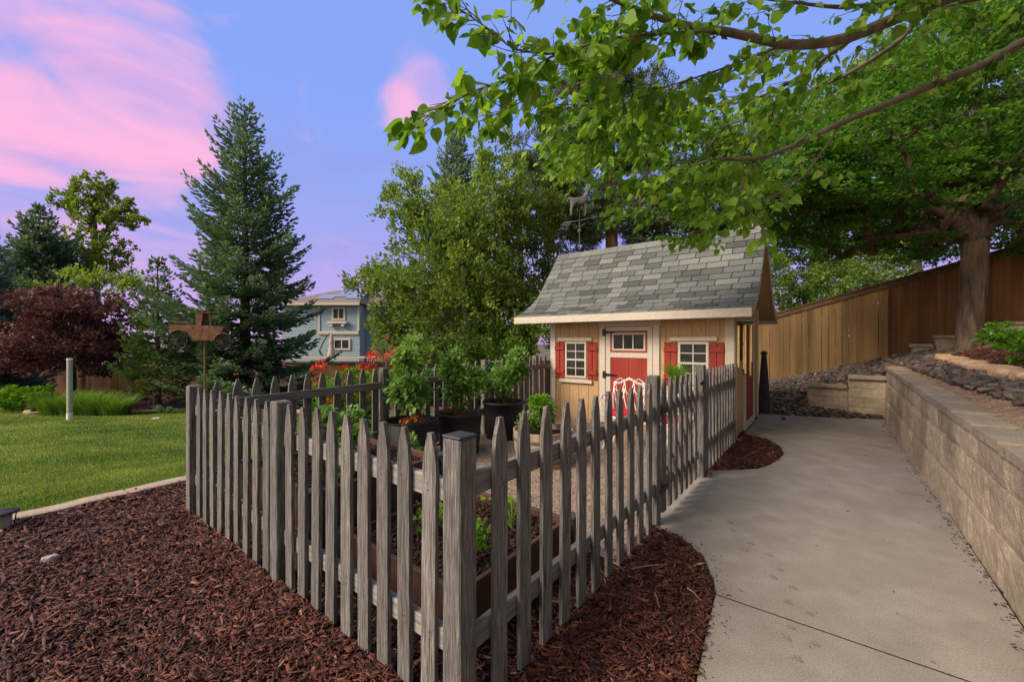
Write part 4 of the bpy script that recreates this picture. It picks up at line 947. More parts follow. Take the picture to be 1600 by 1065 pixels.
def tree(name,label,cat,base,top,env,ncl,nper,spread,flat,size,lm,bark,r0,group=None,names=('trunk','crown'),shell=.45,tv=LEAF_V,tf=LEAF_F,side=5,minstart=.35,rmin=.006,hang=0,upb=.5,tmean=.5,droop=0,ntr=8,lean=.08,twigs=0):
    base=np.array(base,float)
    r=thing(name,label,cat,tuple(base),0,group)
    env=[((np.array(c)-base),np.array(rd),w) for c,rd,w in env]; top=np.array(top,float)-base
    T=env_sample(env,ncl,shell)
    v,f,nodes,par=skeleton((0,0,0),top,T,r0,rmin,ntr=ntr,side=side,minstart=minstart,droop=droop,lean=lean)
    rawmesh(names[0],v,f,None,bark,r,smooth=True)
    cen=T.mean(0)*np.array([1,1,.6])
    leaves(names[1],T,nper,spread,flat,size,lm,r,tv,tf,upb=upb,hang=hang,center=cen,tmean=tmean)
    return r
def spruce(label,base,H_,Rb,lm,bark,group=None,name='spruce_tree',crown0=.06,dens=1.0,sprig=.16,drp=.15,pw=.85,seedvar=.22,tmean=.45,levels=None,lift=0.25):
    r=thing(name,label,'tree',base,0,group); base=Vector(base)
    m=MB(); m.tube([(0,0,-.2),(0,0,H_*.5),(0,0,H_*.97)],[H_*.017+.03,H_*.010+.015,.012],8); m.build('trunk',bark,r,smooth=True)
    P=[];Dr=[];S=[];T=[]; tb=MB(); nl=levels or int(H_/.20)
    phi0=0
    for i in range(nl):
        t=crown0+(1-crown0)*(i+rng.uniform(-.3,.3))/nl; t=min(max(t,crown0),.995); z=t*H_
        rad=Rb*((1-t)**pw)+.05
        if t<crown0+.08: rad*=.85
        nb_=int(max(4,round((7.4 if t<.8 else 5)*dens))); phi0+=.7
        for k in range(nb_):
            ph=phi0+2*math.pi*k/nb_+rng.uniform(-.3,.3); Lb=rad*(1+rng.normal(0,seedvar))*rng.uniform(.8,1.08)
            rise=lift+.45*t+rng.uniform(-.08,.08)
            c,s=math.cos(ph),math.sin(ph)
            def bpnt(q): return np.array([c*Lb*q,s*Lb*q,z+Lb*(rise*q-drp*4*q*(1-q)*.5 -(.28+drp)*(1-t)*q+ .12*q**3)])
            tb.tube([bpnt(0),bpnt(.5),bpnt(.92)],[.008+.012*Lb,.012,.004],4,cap=False)
            ns=max(3,int(Lb/(.085/dens**.5)))
            for j in range(ns):
                q=.18+.82*(j+rng.rand()*.6)/ns if Lb>.4 else (j+.5)/ns
                p=bpnt(q); fwd=unit(bpnt(min(q+.05,1.05))-bpnt(q-.05)); lat=np.array([-s,c,0])
                bl=Lb*.42*(1-q)**.8+.07
                for sg in (-1,1):
                    nn=max(1,int(bl/.09))
                    for e_ in range(nn):
                        ee=(e_+.3)/nn*bl
                        dd=unit(fwd*.75+lat*sg*.9+np.array([0,0,rng.uniform(-.25,.1)]))
                        P.append(p+dd*ee+rng.normal(0,.02,3)+np.array([0,0,-.12*ee])); Dr.append(unit(dd+fwd*.35+rng.normal(0,.16,3))); S.append(sprig*rng.uniform(.75,1.2)); T.append(tmean+.28*q-.1+.25*rng.normal(0,.5))
            P.append(bpnt(.94)); Dr.append(unit(bpnt(1)-bpnt(.9)+np.array([0,0,.1]))); S.append(sprig*1.2); T.append(.8)
    for k in range(10): P.append(np.array([0,0,H_*(.93+.007*k)])); Dr.append(unit(np.array([rng.normal(0,.4),rng.normal(0,.4),1.]))); S.append(sprig*1.2); T.append(.6)
    tb.build('branches',bark,r)
    P=np.array(P);Dr=np.array(Dr); n=len(P)
    up=rng.normal(0,.3,(n,3)); up[:,2]+=1
    scatter('crown',SPRIG_V,SPRIG_F,P,basis(Dr,up),np.array(S),np.clip(np.array(T),0,1),lm,r)
    return r
def gz(x,y): return float(h_low(x,y))
def gb(px,D,hf=h_low): X=(px-800)/645*D; return (X,D,float(hf(X,D)))
# background conifers, left
b=gb(383,13.2); spruce('large blue-green spruce rising tallest in the left half, behind the pickets',b,at(0,166,13.2).z-b[2],2.35,lSpruce,mBarkD,'spruces round the lawn',dens=.85,crown0=.03,pw=.66,seedvar=.24)
b=gb(246,12.2); spruce('small open light green spruce between the purple tree and the tall spruce',b,at(0,404,12.2).z-b[2],1.15,lGreenSp,mBarkG,'spruces round the lawn',dens=.9,sprig=.13,levels=20,pw=.75,crown0=.13,lift=.35)
b=gb(62,18); spruce('dark green spruce behind the purple-leaved tree',b,at(0,322,18).z-b[2],2.9,lSpruce,mBarkD,'spruces round the lawn',dens=1.1,sprig=.18,tmean=.3)
b=gb(-20,14); spruce('pale blue spruce cut off by the left edge',b,at(0,372,14).z-b[2],1.95,lBlue,mBarkD,'spruces round the lawn',dens=1.2,sprig=.15)
b=gb(-30,21); spruce('distant spruce tip at the left edge above the blue one',b,at(0,325,21).z-b[2],2.4,lSpruce,mBarkD,'spruces round the lawn',dens=.8,sprig=.2)
b=gb(712,15); spruce('blue-green spruce whose top shows behind the leafy tree in the middle',b,at(0,196,15).z-b[2],2.6,lSpruce,mBarkD,'spruces round the lawn',dens=1.0,sprig=.18,tmean=.6)
# left broadleaf behind
tree('maple_tree','upright olive-green tree with open branches behind the purple one','tree',gb(152,20),at(152,350,20),[EP(150,320,26,56,20,1.0),EP(108,318,20,26,20),EP(185,335,26,28,20),EP(145,400,60,48,20,1.6),EP(140,282,7,16,20),EP(120,288,6,14,20),EP(222,343,18,5,20),EP(85,298,12,5,20),EP(172,300,7,22,20),EP(205,318,14,6,20),EP(155,275,5,10,20)],480,16,.20,1.0,.16,lLeft,mBarkG,.14,upb=.3,shell=.6,rmin=.012)
tree('plum_tree','round purple-leaved tree behind the ornamental grass','tree',gb(112,12.6),at(112,520,12.6),[EP(122,515,96,70,12.6),EP(40,545,60,40,12.6),EP(165,545,48,38,12.6),EP(100,475,55,30,12.6)],260,75,.32,.6,.10,lPurple,mBarkD,.09,upb=.3,tv=OVAL_V,tf=OVAL_F)
tree('shrub','bright yellow-green shrub top poking out above the purple tree','shrub',gb(130,15.2),at(130,470,15.2),[EP(60,450,28,12,15.2),EP(150,440,45,22,15.2),EP(205,440,20,18,15.2)],60,26,.3,.7,.13,lLeft,mBarkG,.05,names=('stem','foliage'),tmean=.8)
# central leafy tree
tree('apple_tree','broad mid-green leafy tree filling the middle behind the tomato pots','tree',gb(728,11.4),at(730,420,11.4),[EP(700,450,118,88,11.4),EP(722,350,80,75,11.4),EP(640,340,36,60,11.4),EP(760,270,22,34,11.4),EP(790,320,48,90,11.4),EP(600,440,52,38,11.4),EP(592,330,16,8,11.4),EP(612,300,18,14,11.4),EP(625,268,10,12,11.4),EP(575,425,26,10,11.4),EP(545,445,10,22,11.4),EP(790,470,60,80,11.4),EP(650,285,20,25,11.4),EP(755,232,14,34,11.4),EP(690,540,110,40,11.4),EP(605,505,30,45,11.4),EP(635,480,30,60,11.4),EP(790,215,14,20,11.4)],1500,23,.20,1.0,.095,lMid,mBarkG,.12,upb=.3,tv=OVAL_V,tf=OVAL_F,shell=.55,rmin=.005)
tree('shrub','dark leafy shrub between the pale tan fence and the shed left wall','shrub',gb(830,10.6),at(830,510,10.6),[EP(835,520,45,38,10.6),EP(770,540,60,35,10.6)],90,60,.28,.8,.09,lDark,mBarkD,.05,names=('stem','foliage'))
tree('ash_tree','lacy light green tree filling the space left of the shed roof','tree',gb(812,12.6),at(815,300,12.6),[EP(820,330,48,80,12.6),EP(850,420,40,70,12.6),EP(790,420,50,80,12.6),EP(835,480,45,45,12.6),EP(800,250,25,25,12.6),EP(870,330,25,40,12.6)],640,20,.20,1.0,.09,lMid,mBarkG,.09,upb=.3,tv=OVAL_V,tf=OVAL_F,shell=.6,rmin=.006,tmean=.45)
# pine
pb=gb(958,14.5); pr=[EP(950,180,110,70,14.5),EP(880,230,70,60,14.5),EP(1010,240,60,80,14.5),EP(860,310,55,50,14.5),EP(1040,320,60,50,14.5),EP(940,330,60,45,14.5),EP(935,110,70,45,14.5),EP(830,265,30,30,14.5),EP(860,350,45,40,14.5),EP(905,365,50,30,14.5),EP(880,290,40,50,14.5),EP(1000,360,50,30,14.5)]
TUFT_V=[(0,0,0),(1,.12,.3),(1,-.12,.3),(0,0,.02),(.95,.5,.1),(.9,.62,.0),(0,.02,0),(.95,-.5,.1),(.9,-.62,0),(0,0,0),(.9,.1,-.35),(.9,-.12,-.4)]
TUFT_F=[(0,1,2),(3,4,5),(6,8,7),(9,10,11)]
tree('pine_tree','tall pine with orange bark rising behind the shed roof','tree',pb,at(950,60,14.5),pr,760,34,.30,.6,.16,lPine,mBarkO,.22,tv=TUFT_V,tf=TUFT_F,upb=.4,minstart=.4,shell=.5,ntr=12,side=7,lean=.1,rmin=.010)
# background broadleaf trees behind the shed and the tall fence
def gt(px,D): X=(px-800)/645*D; return (X,D,float(h_terr(X,D)))
tree('elm_tree','dark broadleaf tree directly behind the right end of the shed roof','tree',gt(1110,15),at(1110,330,15),[EP(1110,310,80,60,15),EP(1060,340,70,35,15),EP(1170,360,60,50,15),EP(1130,240,70,55,15)],420,46,.32,.8,.13,lDark,mBarkD,.14,group='trees beyond the tall fence')
tree('elm_tree','thin-stemmed broadleaf tree with sky showing through, above the fence middle','tree',gt(1270,16),at(1275,200,16),[EP(1265,400,75,55,16),EP(1250,300,75,45,16),EP(1300,180,60,60,16),EP(1220,210,55,50,16),EP(1330,330,60,60,16),EP(1380,400,80,40,16)],560,44,.32,.8,.13,lDark,mBarkG,.13,group='trees beyond the tall fence')
tree('hedge','long leafy hedge pressed behind the tall tan fence','hedge',tuple(W(13.2,-2.5,1.0)),W(13.2,-2.5,1.6),[(tuple(W(13.3,b_,float(zf(b_))+.85)),(.5,.6,.85),1) for b_ in (1.6,.8,0,-.8,-1.6,-2.4,-3.2,-4,-5)],330,60,.28,.9,.11,lDark,mBarkD,.05,names=('stem','foliage'),tmean=.5)
tree('elm_tree','dense dark broadleaf tree behind the linden trunk','tree',gt(1430,14),at(1430,200,14),[EP(1430,350,90,65,14),EP(1400,230,80,70,14),EP(1480,250,80,80,14),EP(1420,110,90,60,14)],560,46,.33,.8,.13,lDark,mBarkG,.16,group='trees beyond the tall fence')
tree('elm_tree','broadleaf tree at the right edge beyond the fence','tree',gt(1590,13),at(1590,200,13),[EP(1590,300,90,75,13),EP(1570,170,90,80,13),EP(1640,230,90,120,13),EP(1560,60,90,60,13)],560,46,.33,.8,.13,lDark,mBarkG,.16,group='trees beyond the tall fence')
tree('shrub','leafy green shrub just over the fence beside the shed','shrub',gt(1235,13.6),at(1235,430,13.6),[EP(1220,430,30,50,13.6),EP(1215,500,30,60,13.6),EP(1260,480,40,60,13.6),EP(1310,460,50,60,13.6),EP(1370,440,50,60,13.6)],330,50,.25,.9,.10,lDark,mBarkD,.05,names=('stem','foliage'),tmean=.7)
# linden on the terrace
tp=W(10.6,-3.2); tp.z=float(h_terr(tp.x,tp.y))-.05
lt=[EP(1440,270,150,38,8,1.6),EP(1330,330,130,32,7.6,1.4),EP(1540,230,110,60,7.6,1.6),EP(1260,300,90,25,7.2,1.2),EP(1500,120,150,70,8,1.8),EP(1380,170,120,50,8,1.6),EP(1600,330,80,35,8,1.4),EP(1560,30,150,60,8,1.8),EP(1400,385,110,16,8.6,1.2),EP(1280,210,80,30,7.6,1.2),EP(1250,370,60,16,8,1.0),EP(1590,380,60,20,8.5,1.0),EP(1210,270,70,45,7.4,1.6),EP(1300,240,80,40,7.0,1.6),EP(1380,310,90,50,8.0,1.8),EP(1180,340,40,30,7.8,.6),EP(1300,385,80,22,9.2,1.0),EP(1420,350,90,30,8.8,1.2),EP(1240,345,60,35,8.6,.8),EP(1450,395,60,14,9.3,.5)]
ltop=at(1524,372,8.0)
r=thing('linden_tree','large linden with thick straight trunk standing on the terrace','tree',tp)
T=env_sample([(np.array(c)-np.array(tp),np.array(rd),w) for c,rd,w in lt],860,.55)
v,f,nodes,par=skeleton((0,0,0),np.array(ltop-tp)+np.array([0,0,.10]),T,.195,.006,ntr=12,side=9,minstart=.92,lean=.03)
rawmesh('trunk',v,f,None,mBark,r,smooth=True)
lb_=MB(); f0=Vector(ltop-tp)
for (px_,py_,D_,r0_) in ((1400,300,7.6,.12),(1470,200,8.0,.11),(1530,120,8.3,.12),(1575,190,7.8,.11),(1640,290,8.2,.11),(1350,372,7.9,.075)):
    e_=at(px_,py_,D_)-tp; mid=f0.lerp(e_,.4)+Vector((0,0,.12)); lb_.tube([f0-Vector((0,0,.35)),f0+Vector((0,0,.05))+(e_-f0)*.08,mid,f0.lerp(e_,.72)+Vector((0,0,.05)),e_],[r0_*1.25,r0_*1.2,r0_*.8,r0_*.55,r0_*.3],10)
lb_.build('limbs',mBark,r,smooth=True)
# sprays: flattened layers of leaves
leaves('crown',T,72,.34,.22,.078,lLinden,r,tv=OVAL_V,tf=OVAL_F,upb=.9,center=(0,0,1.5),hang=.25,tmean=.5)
# ---------------------------------------------------------------- near linden whose limbs reach over the path
nb_=W(4.75,-3.35); nb_.z=float(h_terr(nb_.x,nb_.y))-.05
r=thing('linden_tree','near linden off to the right whose leafy limbs reach across the top','tree',nb_)
tops=at(1800,-60,3.9)
limbs={'A':[(1800,-60,3.9),(1640,-60,3.6),(1470,0,3.3),(1400,28,3.2),(1330,58,3.1),(1275,69,3.05),(1225,70,3.0),(1136,49,2.85),(1082,42,2.75),(1022,26,2.7),(965,2,2.6),(900,-30,2.5)],
'A2':[(1136,49,2.85),(1086,49,2.72),(1035,53,2.62),(973,56,2.5),(925,68,2.42),(887,79,2.37),(860,88,2.33),(815,120,2.28),(755,135,2.22),(700,162,2.18),(672,180,2.15)],
'A3':[(870,84,2.36),(804,79,2.3),(770,50,2.28),(735,25,2.25),(705,5,2.25)],
'A4':[(1040,52,2.63),(1003,56,2.7),(935,94,2.75),(860,139,2.75),(800,165,2.7),(760,185,2.7)],
'B':[(1760,20,3.9),(1660,40,3.7),(1600,64,3.55),(1538,101,3.5),(1471,126,3.45),(1388,161,3.4),(1313,192,3.35),(1238,229,3.3),(1181,250,3.25),(1118,247,3.2)],
'B2':[(1181,250,3.25),(1160,285,3.2),(1155,310,3.2),(1172,330,3.15),(1184,345,3.1)],
'B3':[(1118,247,3.2),(1070,262,3.7),(1020,285,4.0),(960,290,4.2)],'I':[(1215,160,4.3),(1180,220,4.8),(1120,260,5.2),(1060,300,5.4),(1000,325,5.4)],'J':[(1130,200,4.6),(1090,250,4.9),(1100,300,5.1),(1120,350,5.2),(1070,370,5.3)],'K':[(1181,250,3.25),(1200,290,3.9),(1170,330,4.6),(1130,350,4.9)],
'C':[(1700,-40,3.9),(1560,-10,3.8),(1444,15,3.7),(1407,64,3.65),(1350,101,3.6),(1300,128,3.9),(1215,160,4.3),(1130,200,4.6),(1040,220,4.7),(960,240,4.8),(900,250,4.8)],
'D':[(1470,0,3.3),(1366,43,3.3),(1313,71,3.25),(1260,116,3.6),(1185,154,4.0),(1125,165,4.1),(1050,180,4.1),(980,190,4.0),(920,225,4.0)],
'E':[(1600,-30,3.5),(1500,-20,3.4),(1377,6,3.2),(1312,12,3.1),(1250,5,3.0),(1190,-2,2.9)],
'F':[(1320,185,3.35),(1262,270,3.3),(1230,295,3.25),(1190,315,3.2),(1140,330,3.1)],
'G':[(1230,68,3.0),(1150,100,2.95),(1060,130,2.9),(985,150,2.85),(915,165,2.8)],
'H':[(1080,120,2.9),(1030,160,3.4),(960,170,3.8),(880,200,4.0)]}
rad={'A':(.062,.012),'A2':(.012,.004),'A3':(.007,.003),'A4':(.008,.003),'B':(.052,.012),'B2':(.008,.003),'B3':(.011,.004),'C':(.03,.004),'D':(.024,.004),'E':(.03,.006),'F':(.010,.003),'G':(.010,.003),'H':(.006,.003),'I':(.010,.003),'J':(.008,.003),'K':(.008,.003)}
nb0=Vector(nb_)
m=MB(); fork=at(1810,-40,3.95)-nb0
m.tube([(0,0,-.1),(.02,.0,.5),(fork.x*.4,fork.y*.3,fork.z*.45),(fork.x*.8,fork.y*.8,fork.z*.8),fork,fork+Vector((.1,.2,.8)),fork+Vector((.3,.3,2.2))],[.20,.16,.145,.13,.12,.08,.03],12); 
m.build('trunk',mBarkG,r,smooth=True)
LP=[];LD=[];br=MB(); tw=MB()
prng=np.random.RandomState(11)
def addtwig(p0,d0,L_,lvl,rr_):
    n=max(3,int(L_/.07)); p=Vector(p0); d=Vector(d0).normalized(); pts=[p.copy()]
    for i in range(n):
        d=(d+Vector(prng.normal(0,.16,3))+Vector((0,0,-.035))).normalized(); p=p+d*(L_/n); pts.append(p.copy())
        sgn=1 if i%2 else -1
        lat=d.cross(Vector((0,0,1))).normalized()*sgn
        LP.append(p.copy()); LD.append((d*.45+lat*.7+Vector((0,0,-.75))+Vector(prng.normal(0,.25,3))).normalized())
        if lvl<1 and i>0 and prng.rand()<.42:
            addtwig(p,(d*.7+lat*.8),L_*.6*prng.uniform(.6,1.1),lvl+1,rr_*.6)
    LP.append(p.copy()); LD.append((d+Vector((0,0,-.4))).normalized())
    tw.tube([q-nb0 for q in pts],[rr_*(1-.75*i/len(pts)) for i in range(len(pts))],5,cap=False)
for k,l_ in limbs.items():
    P=[at(*q) for q in l_]; n=len(P)
    # smooth wobble
    r0_,r1_=rad[k]; fine=[]
    for i in range(n-1):
        for j in range(3): fine.append(P[i].lerp(P[i+1],j/3))
    fine.append(P[-1])
    sm=[fine[0]]+[(fine[i-1]+fine[i]*2+fine[i+1])/4 for i in range(1,len(fine)-1)]+[fine[-1]]
    br.tube([q-nb0 for q in sm],[r0_+(r1_-r0_)*(i/(len(sm)-1))**.8 for i in range(len(sm))],8)
    acc=0
    for i in range(len(sm)-1):
        seg=(sm[i+1]-sm[i]); acc+=seg.length
        dens={'A':.15,'A2':.034,'A3':.038,'A4':.036,'B':.13,'B2':.14,'B3':.06,'C':.05,'D':.05,'E':.10,'F':.17,'G':.06,'H':.05,'I':.035,'J':.05,'K':.22}[k]
        ratio=sm[i].x/sm[i].y
        if k in('A','B','C','D') and ratio<.45: dens*=.5
        if ratio>.35 and k in('A','B'): dens*=2.2
        if ratio>.8: dens*=1.8
        while acc>dens:
            acc-=dens; d=seg.normalized(); lat=d.cross(Vector((0,0,1))).normalized()*(1 if prng.rand()<.5 else -1)
            dd=d*.8+lat*prng.uniform(.3,.9)+Vector((0,0,prng.uniform(-.35,.45)))
            tip=(k in('A2','A3','A4'))
            addtwig(sm[i].lerp(sm[i+1],prng.rand()),dd,prng.uniform(.16,.34)*(.75 if tip else 1.3),0 if not tip or prng.rand()<.5 else 1,.0035)
    addtwig(sm[-1],(sm[-1]-sm[-3]),.12 if tip else .26,0,.004)
br.build('limbs',mBarkG,r,smooth=True); tw.build('twigs',mBark,r)
LP=np.array([list(p-nb0) for p in LP]); LD=np.array([list(d) for d in LD]); n=len(LP)
LP=np.repeat(LP,1,0)
up=prng.normal(0,.6,(n,3)); up[:,2]+=.7; up[:,1]-=.25
s=np.clip(prng.normal(.070,.020,n),.028,.115); tin=np.clip(prng.normal(.52,.27,n),0,1)
scatter('leaves',HEART_V[:1]+HEART_V[1:],[HEART_F[0],HEART_F[1]],LP+LD*.02,basis(LD,up),np.stack([s,s*prng.uniform(.8,1.1,n),s*prng.uniform(-.6,2.2,n)],-1),tin,lNear,r,jit=.05)
print('near leaves',n)
# unseen leaf clusters added overhead and beside the camera to shade the path
q=env_sample([((2.4,.2,5.3),(4.4,3.4,1.3),1.2),((5.4,1.6,4.9),(2.8,3.8,1.9),1.6)],400,.5)
vis=(q[:,1]>-.2)&(q[:,2]<CAMZ+.9*q[:,1]+.9)&(np.abs(q[:,0])<1.3*q[:,1]+.9); q=q[~vis]
q=q[q[:,0]>-2.2]
q=q-np.array(nb_); v_,f_,_,_=skeleton(tuple(fork+Vector((.1,.2,.5))),tuple(fork+Vector((-.8,-.9,1.3))),q,.06,.005,ntr=4,side=5,minstart=0)
rawmesh('added_shade_limbs',v_,f_,None,mBarkG,r,smooth=True)
leaves('added_shade_crown',q,62,.42,.6,.10,lNear,r,tv=OVAL_V,tf=OVAL_F,upb=.6,hang=.3)
# ---------------------------------------------------------------- potted plants
def plant(name,label,cat,base,H_,rad_,ncl,nper,spread,size,lm,tmean=.5,group=None,bot=.15,tv=OVAL_V,tf=OVAL_F,hang=.2,stem=None,mid=None):
    base=Vector(base); q=np.random.RandomState(int(abs(base.x*977+base.y*313+H_*71))%9999); e=[((base.x,base.y,base.z+H_*(.42+bot*.4)),(rad_*.62,rad_*.62,H_*(.40-bot*.4)),1.3)]
    for _ in range(6):
        a=q.uniform(0,6.28); k=q.uniform(.3,.8)*rad_; hz=q.uniform(.35,1.0)
        e.append(((base.x+math.cos(a)*k,base.y+math.sin(a)*k,base.z+H_*hz),(rad_*q.uniform(.2,.4),rad_*q.uniform(.2,.4),H_*q.uniform(.08,.2)),.5))
    return tree(name,label,cat,base,base+Vector((0,0,H_*.7)),e,ncl,nper,spread,.8,size,lm,stem or mStem,.010,group,('stem','foliage'),rmin=.0025,minstart=.1,side=4,hang=hang,tmean=tmean,ntr=5,lean=.03,tv=tv,tf=tf)
mStem=M('green stem',(.07,.14,.03),(.14,.22,.06),rough=.6)
plant('tomato_plant','leggy tomato plant in the ribbed tub nearest the corner','plant',W(1.98,2.80,.43),.98,.40,200,11,.10,.068,lTomato,.5,'tomato plants')
plant('tomato_plant','tomato plant in the middle tub with orange-red lower leaves','plant',W(2.72,2.72,.43),1.02,.35,190,11,.10,.064,lTomato,.48,'tomato plants')
plant('tomato_plant','tomato plant in the farthest tub closest to the shed','plant',W(3.72,2.80,.45),.92,.43,190,11,.11,.064,lTomato,.45,'tomato plants')
for (a,b,z,lb,s_) in ((1.98,2.8,.44,'reddish ageing foliage at the foot of the nearest tomato plant',.22),(2.72,2.72,.44,'orange-red foliage around the foot of the middle tomato plant',.24),(3.72,2.8,.46,'reddish foliage at the foot of the farthest tomato plant',.2)):
    plant('low_foliage',lb,'plant',W(a,b,z),.17,s_,14,8,.07,.045,lAged,.55,'low foliage in the tubs')
plant('herb_plant','lush bright green basil in the half-barrel planter','plant',W(3.08,1.66,.34),.44,.20,70,22,.07,.055,lBright,.5)
plant('herb_plant','low spreading herb on the left side of the half-barrel','plant',W(2.92,1.80,.34),.20,.17,34,20,.06,.03,lTomato,.6)
FERN=True
plant('seedling_plant','leafy green plant in the two-tier raised bed beside the pickets','plant',W(.7,2.05,.48),.42,.17,34,22,.08,.05,lTomato,.5)
plant('seedling_plant','small green plant at the left corner of the two-tier raised bed','plant',W(.45,1.6,.48),.16,.14,18,14,.06,.04,lTomato,.55)
plant('seedling_plant','straggly green plant in the far left raised bed','plant',W(.55,2.75,.27),.40,.2,36,20,.08,.045,lTomato,.5)
plant('weed','green weed growing inside the fence near the tubs','plant',W(1.5,2.2,0),.5,.2,34,20,.09,.05,lTomato,.5)
# leafy greens in the low bed
def rosette(label,loc,n,h,s,seed):
    q=np.random.RandomState(seed); r=thing('lettuce',label,'plant',loc,0,'leafy greens in the low raised bed')
    st=MB(); P=[];Dd=[]
    for i in range(n):
        a=q.uniform(0,6.28); t=q.uniform(.2,.75); d=Vector((math.cos(a)*t,math.sin(a)*t,1)).normalized(); L_=h*q.uniform(.6,1.05)
        st.tube([(0,0,0),d*L_*.5+Vector((0,0,.01)),d*L_],[.005,.004,.003],5); P.append(list(d*L_*.92)); Dd.append([d.x+.4*math.cos(a),d.y+.4*math.sin(a),d.z*.4])
    st.build('stalks',mStalk,r)
    K=7; n=len(P); up=q.normal(0,.8,(n*K,3)); up[:,2]+=.7; P=np.repeat(np.array(P),K,0)+q.normal(0,.022,(n*K,3)); Dd=np.repeat(np.array(Dd),K,0)+q.normal(0,.55,(n*K,3))
    scatter('leaves',HEART_V,HEART_F,P,basis(Dd,up),np.full(n*K,s*.5)*q.uniform(.6,1.2,n*K),np.clip(q.normal(.75,.2,n*K),0,1),lBright,r,jit=.22)
mStalk=M('pale green stalk',(.22,.36,.07),(.34,.48,.12),rough=.5)
rosette('yellow-green leafy plant left of the capped corner post',W(.62,.86,.225),10,.20,.075,1)
rosette('big bright green leafy plant right behind the capped corner post',W(.50,.42,.225),13,.26,.085,2)
rosette('pale green leafy plant farthest right in the low raised bed',W(1.0,.52,.225),8,.24,.07,3)
# geraniums beyond rear fence
def geranium(label,loc,H_,rd,nf,seed,grp='red geraniums behind the rear pickets'):
    base=Vector(loc); e=[((base.x,base.y,base.z+H_*.55),(rd,rd,H_*.45),1)]
    r=tree('geranium',label,'plant',base,base+Vector((0,0,H_*.7)),e,70,26,.12,.8,.06,lBright,mStem,.012,grp,('stem','foliage'),rmin=.003,minstart=.1,side=4,ntr=5,tmean=.35,tv=OVAL_V,tf=OVAL_F)
    q=np.random.RandomState(seed)
    for i in range(nf):
        a=R(180)+q.uniform(-.3,6.0)*1.0; c=np.array([math.cos(a)*rd*.95*q.uniform(.3,1),math.sin(a)*rd*.95*q.uniform(.3,1),H_*q.uniform(.6,1.15)])
        n=46; d=unit(q.normal(0,1,(n,3))); up=q.normal(0,1,(n,3))
        o=scatter('flower',OVAL_V,OVAL_F,c+d*[.065,.065,.045],basis(d+.01,up),np.full(n,.045),np.clip(q.normal(.5,.25,n),0,1),lFlower,r)
    return r
geranium('red geranium mass left of the tomato plants, low flowers',gb(520,6.6),1.12,.34,7,5)
geranium('taller red geranium clump beside the arched hook',gb(572,6.9),1.30,.38,8,8)
geranium('red geranium showing one flower behind the nearest tomato plant',gb(640,6.9),1.24,.30,3,12)
# shepherd hook and rod with disc
b=gb(604,7.3); h_=thing('garden_rod','thin rusty rod with a round disc on top behind the geraniums','garden ornament',b)
m=MB(); m.tube([(0,0,0),(0,0,at(0,532,7.3).z-b[2])],.009,6); m.build('pole',mRustPole,h_)
zt=at(0,525,7.3).z-b[2]; m=MB(); m.tube([(0,-.01,zt),(0,.01,zt)],.05,18); m.build('disc',mRust,h_)
b=gb(585,7.1); h_=thing('garden_hook','arched iron plant hook standing among the geraniums','garden hook',b); zt=at(0,560,7.1).z-b[2]
m=MB(); m.tube([(.16,0,0),(.16,0,zt)]+[(.16*math.cos(a)+0,0,zt+.16*math.sin(a)) for a in [R(20*k) for k in range(1,10)]]+[(-.16,0,zt-.05)],.007,6); m.build('pole',mBlack,h_)
# ---------------------------------------------------------------- lawn side objects
b=Gp(109,655); hp=at(0,560,b.y).z-b.z; o=thing('pipe_post','grey plastic pipe post with a white foot standing on the lawn edge','post',b)
m=MB(); m.tube([(0,0,.17),(0,0,hp)],.052,18); m.build('pipe',mPVC,o,smooth=False)
m=MB(); m.tube([(0,0,-.03),(0,0,.169)],.057,18); m.build('foot',mPVCw,o)
m=MB(); m.lathe([(.053,hp-.03),(.056,hp-.03),(.056,hp+.008),(0,hp+.012)],18); m.build('pipe_cap',mPVCw,o)
b=Gp(160,636); o=thing('bollard_light','small black lantern bollard in front of the ornamental grass','lamp',b)
m=MB(); m.tube([(0,0,0),(0,0,.26)],.018,8); m.build('pole',mBlack,o)
m=MB(); m.box(-.06,.06,-.06,.06,.26,.275); m.box(-.075,.075,-.075,.075,.40,.42); 
for x in (-.05,.05):
    for y in (-.05,.05): m.box(x-.008,x+.008,y-.008,y+.008,.275,.40)
m.build('lantern',mBlack,o); m=MB(); m.box(-.03,.03,-.03,.03,.275,.38); m.build('lens',mGrey,o)
pl=Gp(5,826); o=thing('path_light','black disc-topped solar path light at the left edge of the bark bed','lamp',pl)
m=MB(); m.lathe([(0,.150),(.075,.140),(.085,.132),(.085,.124),(.05,.120),(0,.120)],24); m.build('cap',mBlack,o)
m=MB(); m.lathe([(.0,.02),(.045,.02),(.048,.12),(0,.12)],18); m.build('lens',M('frosted lens',(.35,.33,.28),(.45,.43,.38),rough=.3,bump=0),o)
m=MB(); 
for k in range(4): a=R(90*k+30); m.tube([(.07*math.cos(a),.07*math.sin(a),.125),(.055*math.cos(a),.055*math.sin(a),0)],.004,5)
m.build('bracket',mBlack,o)
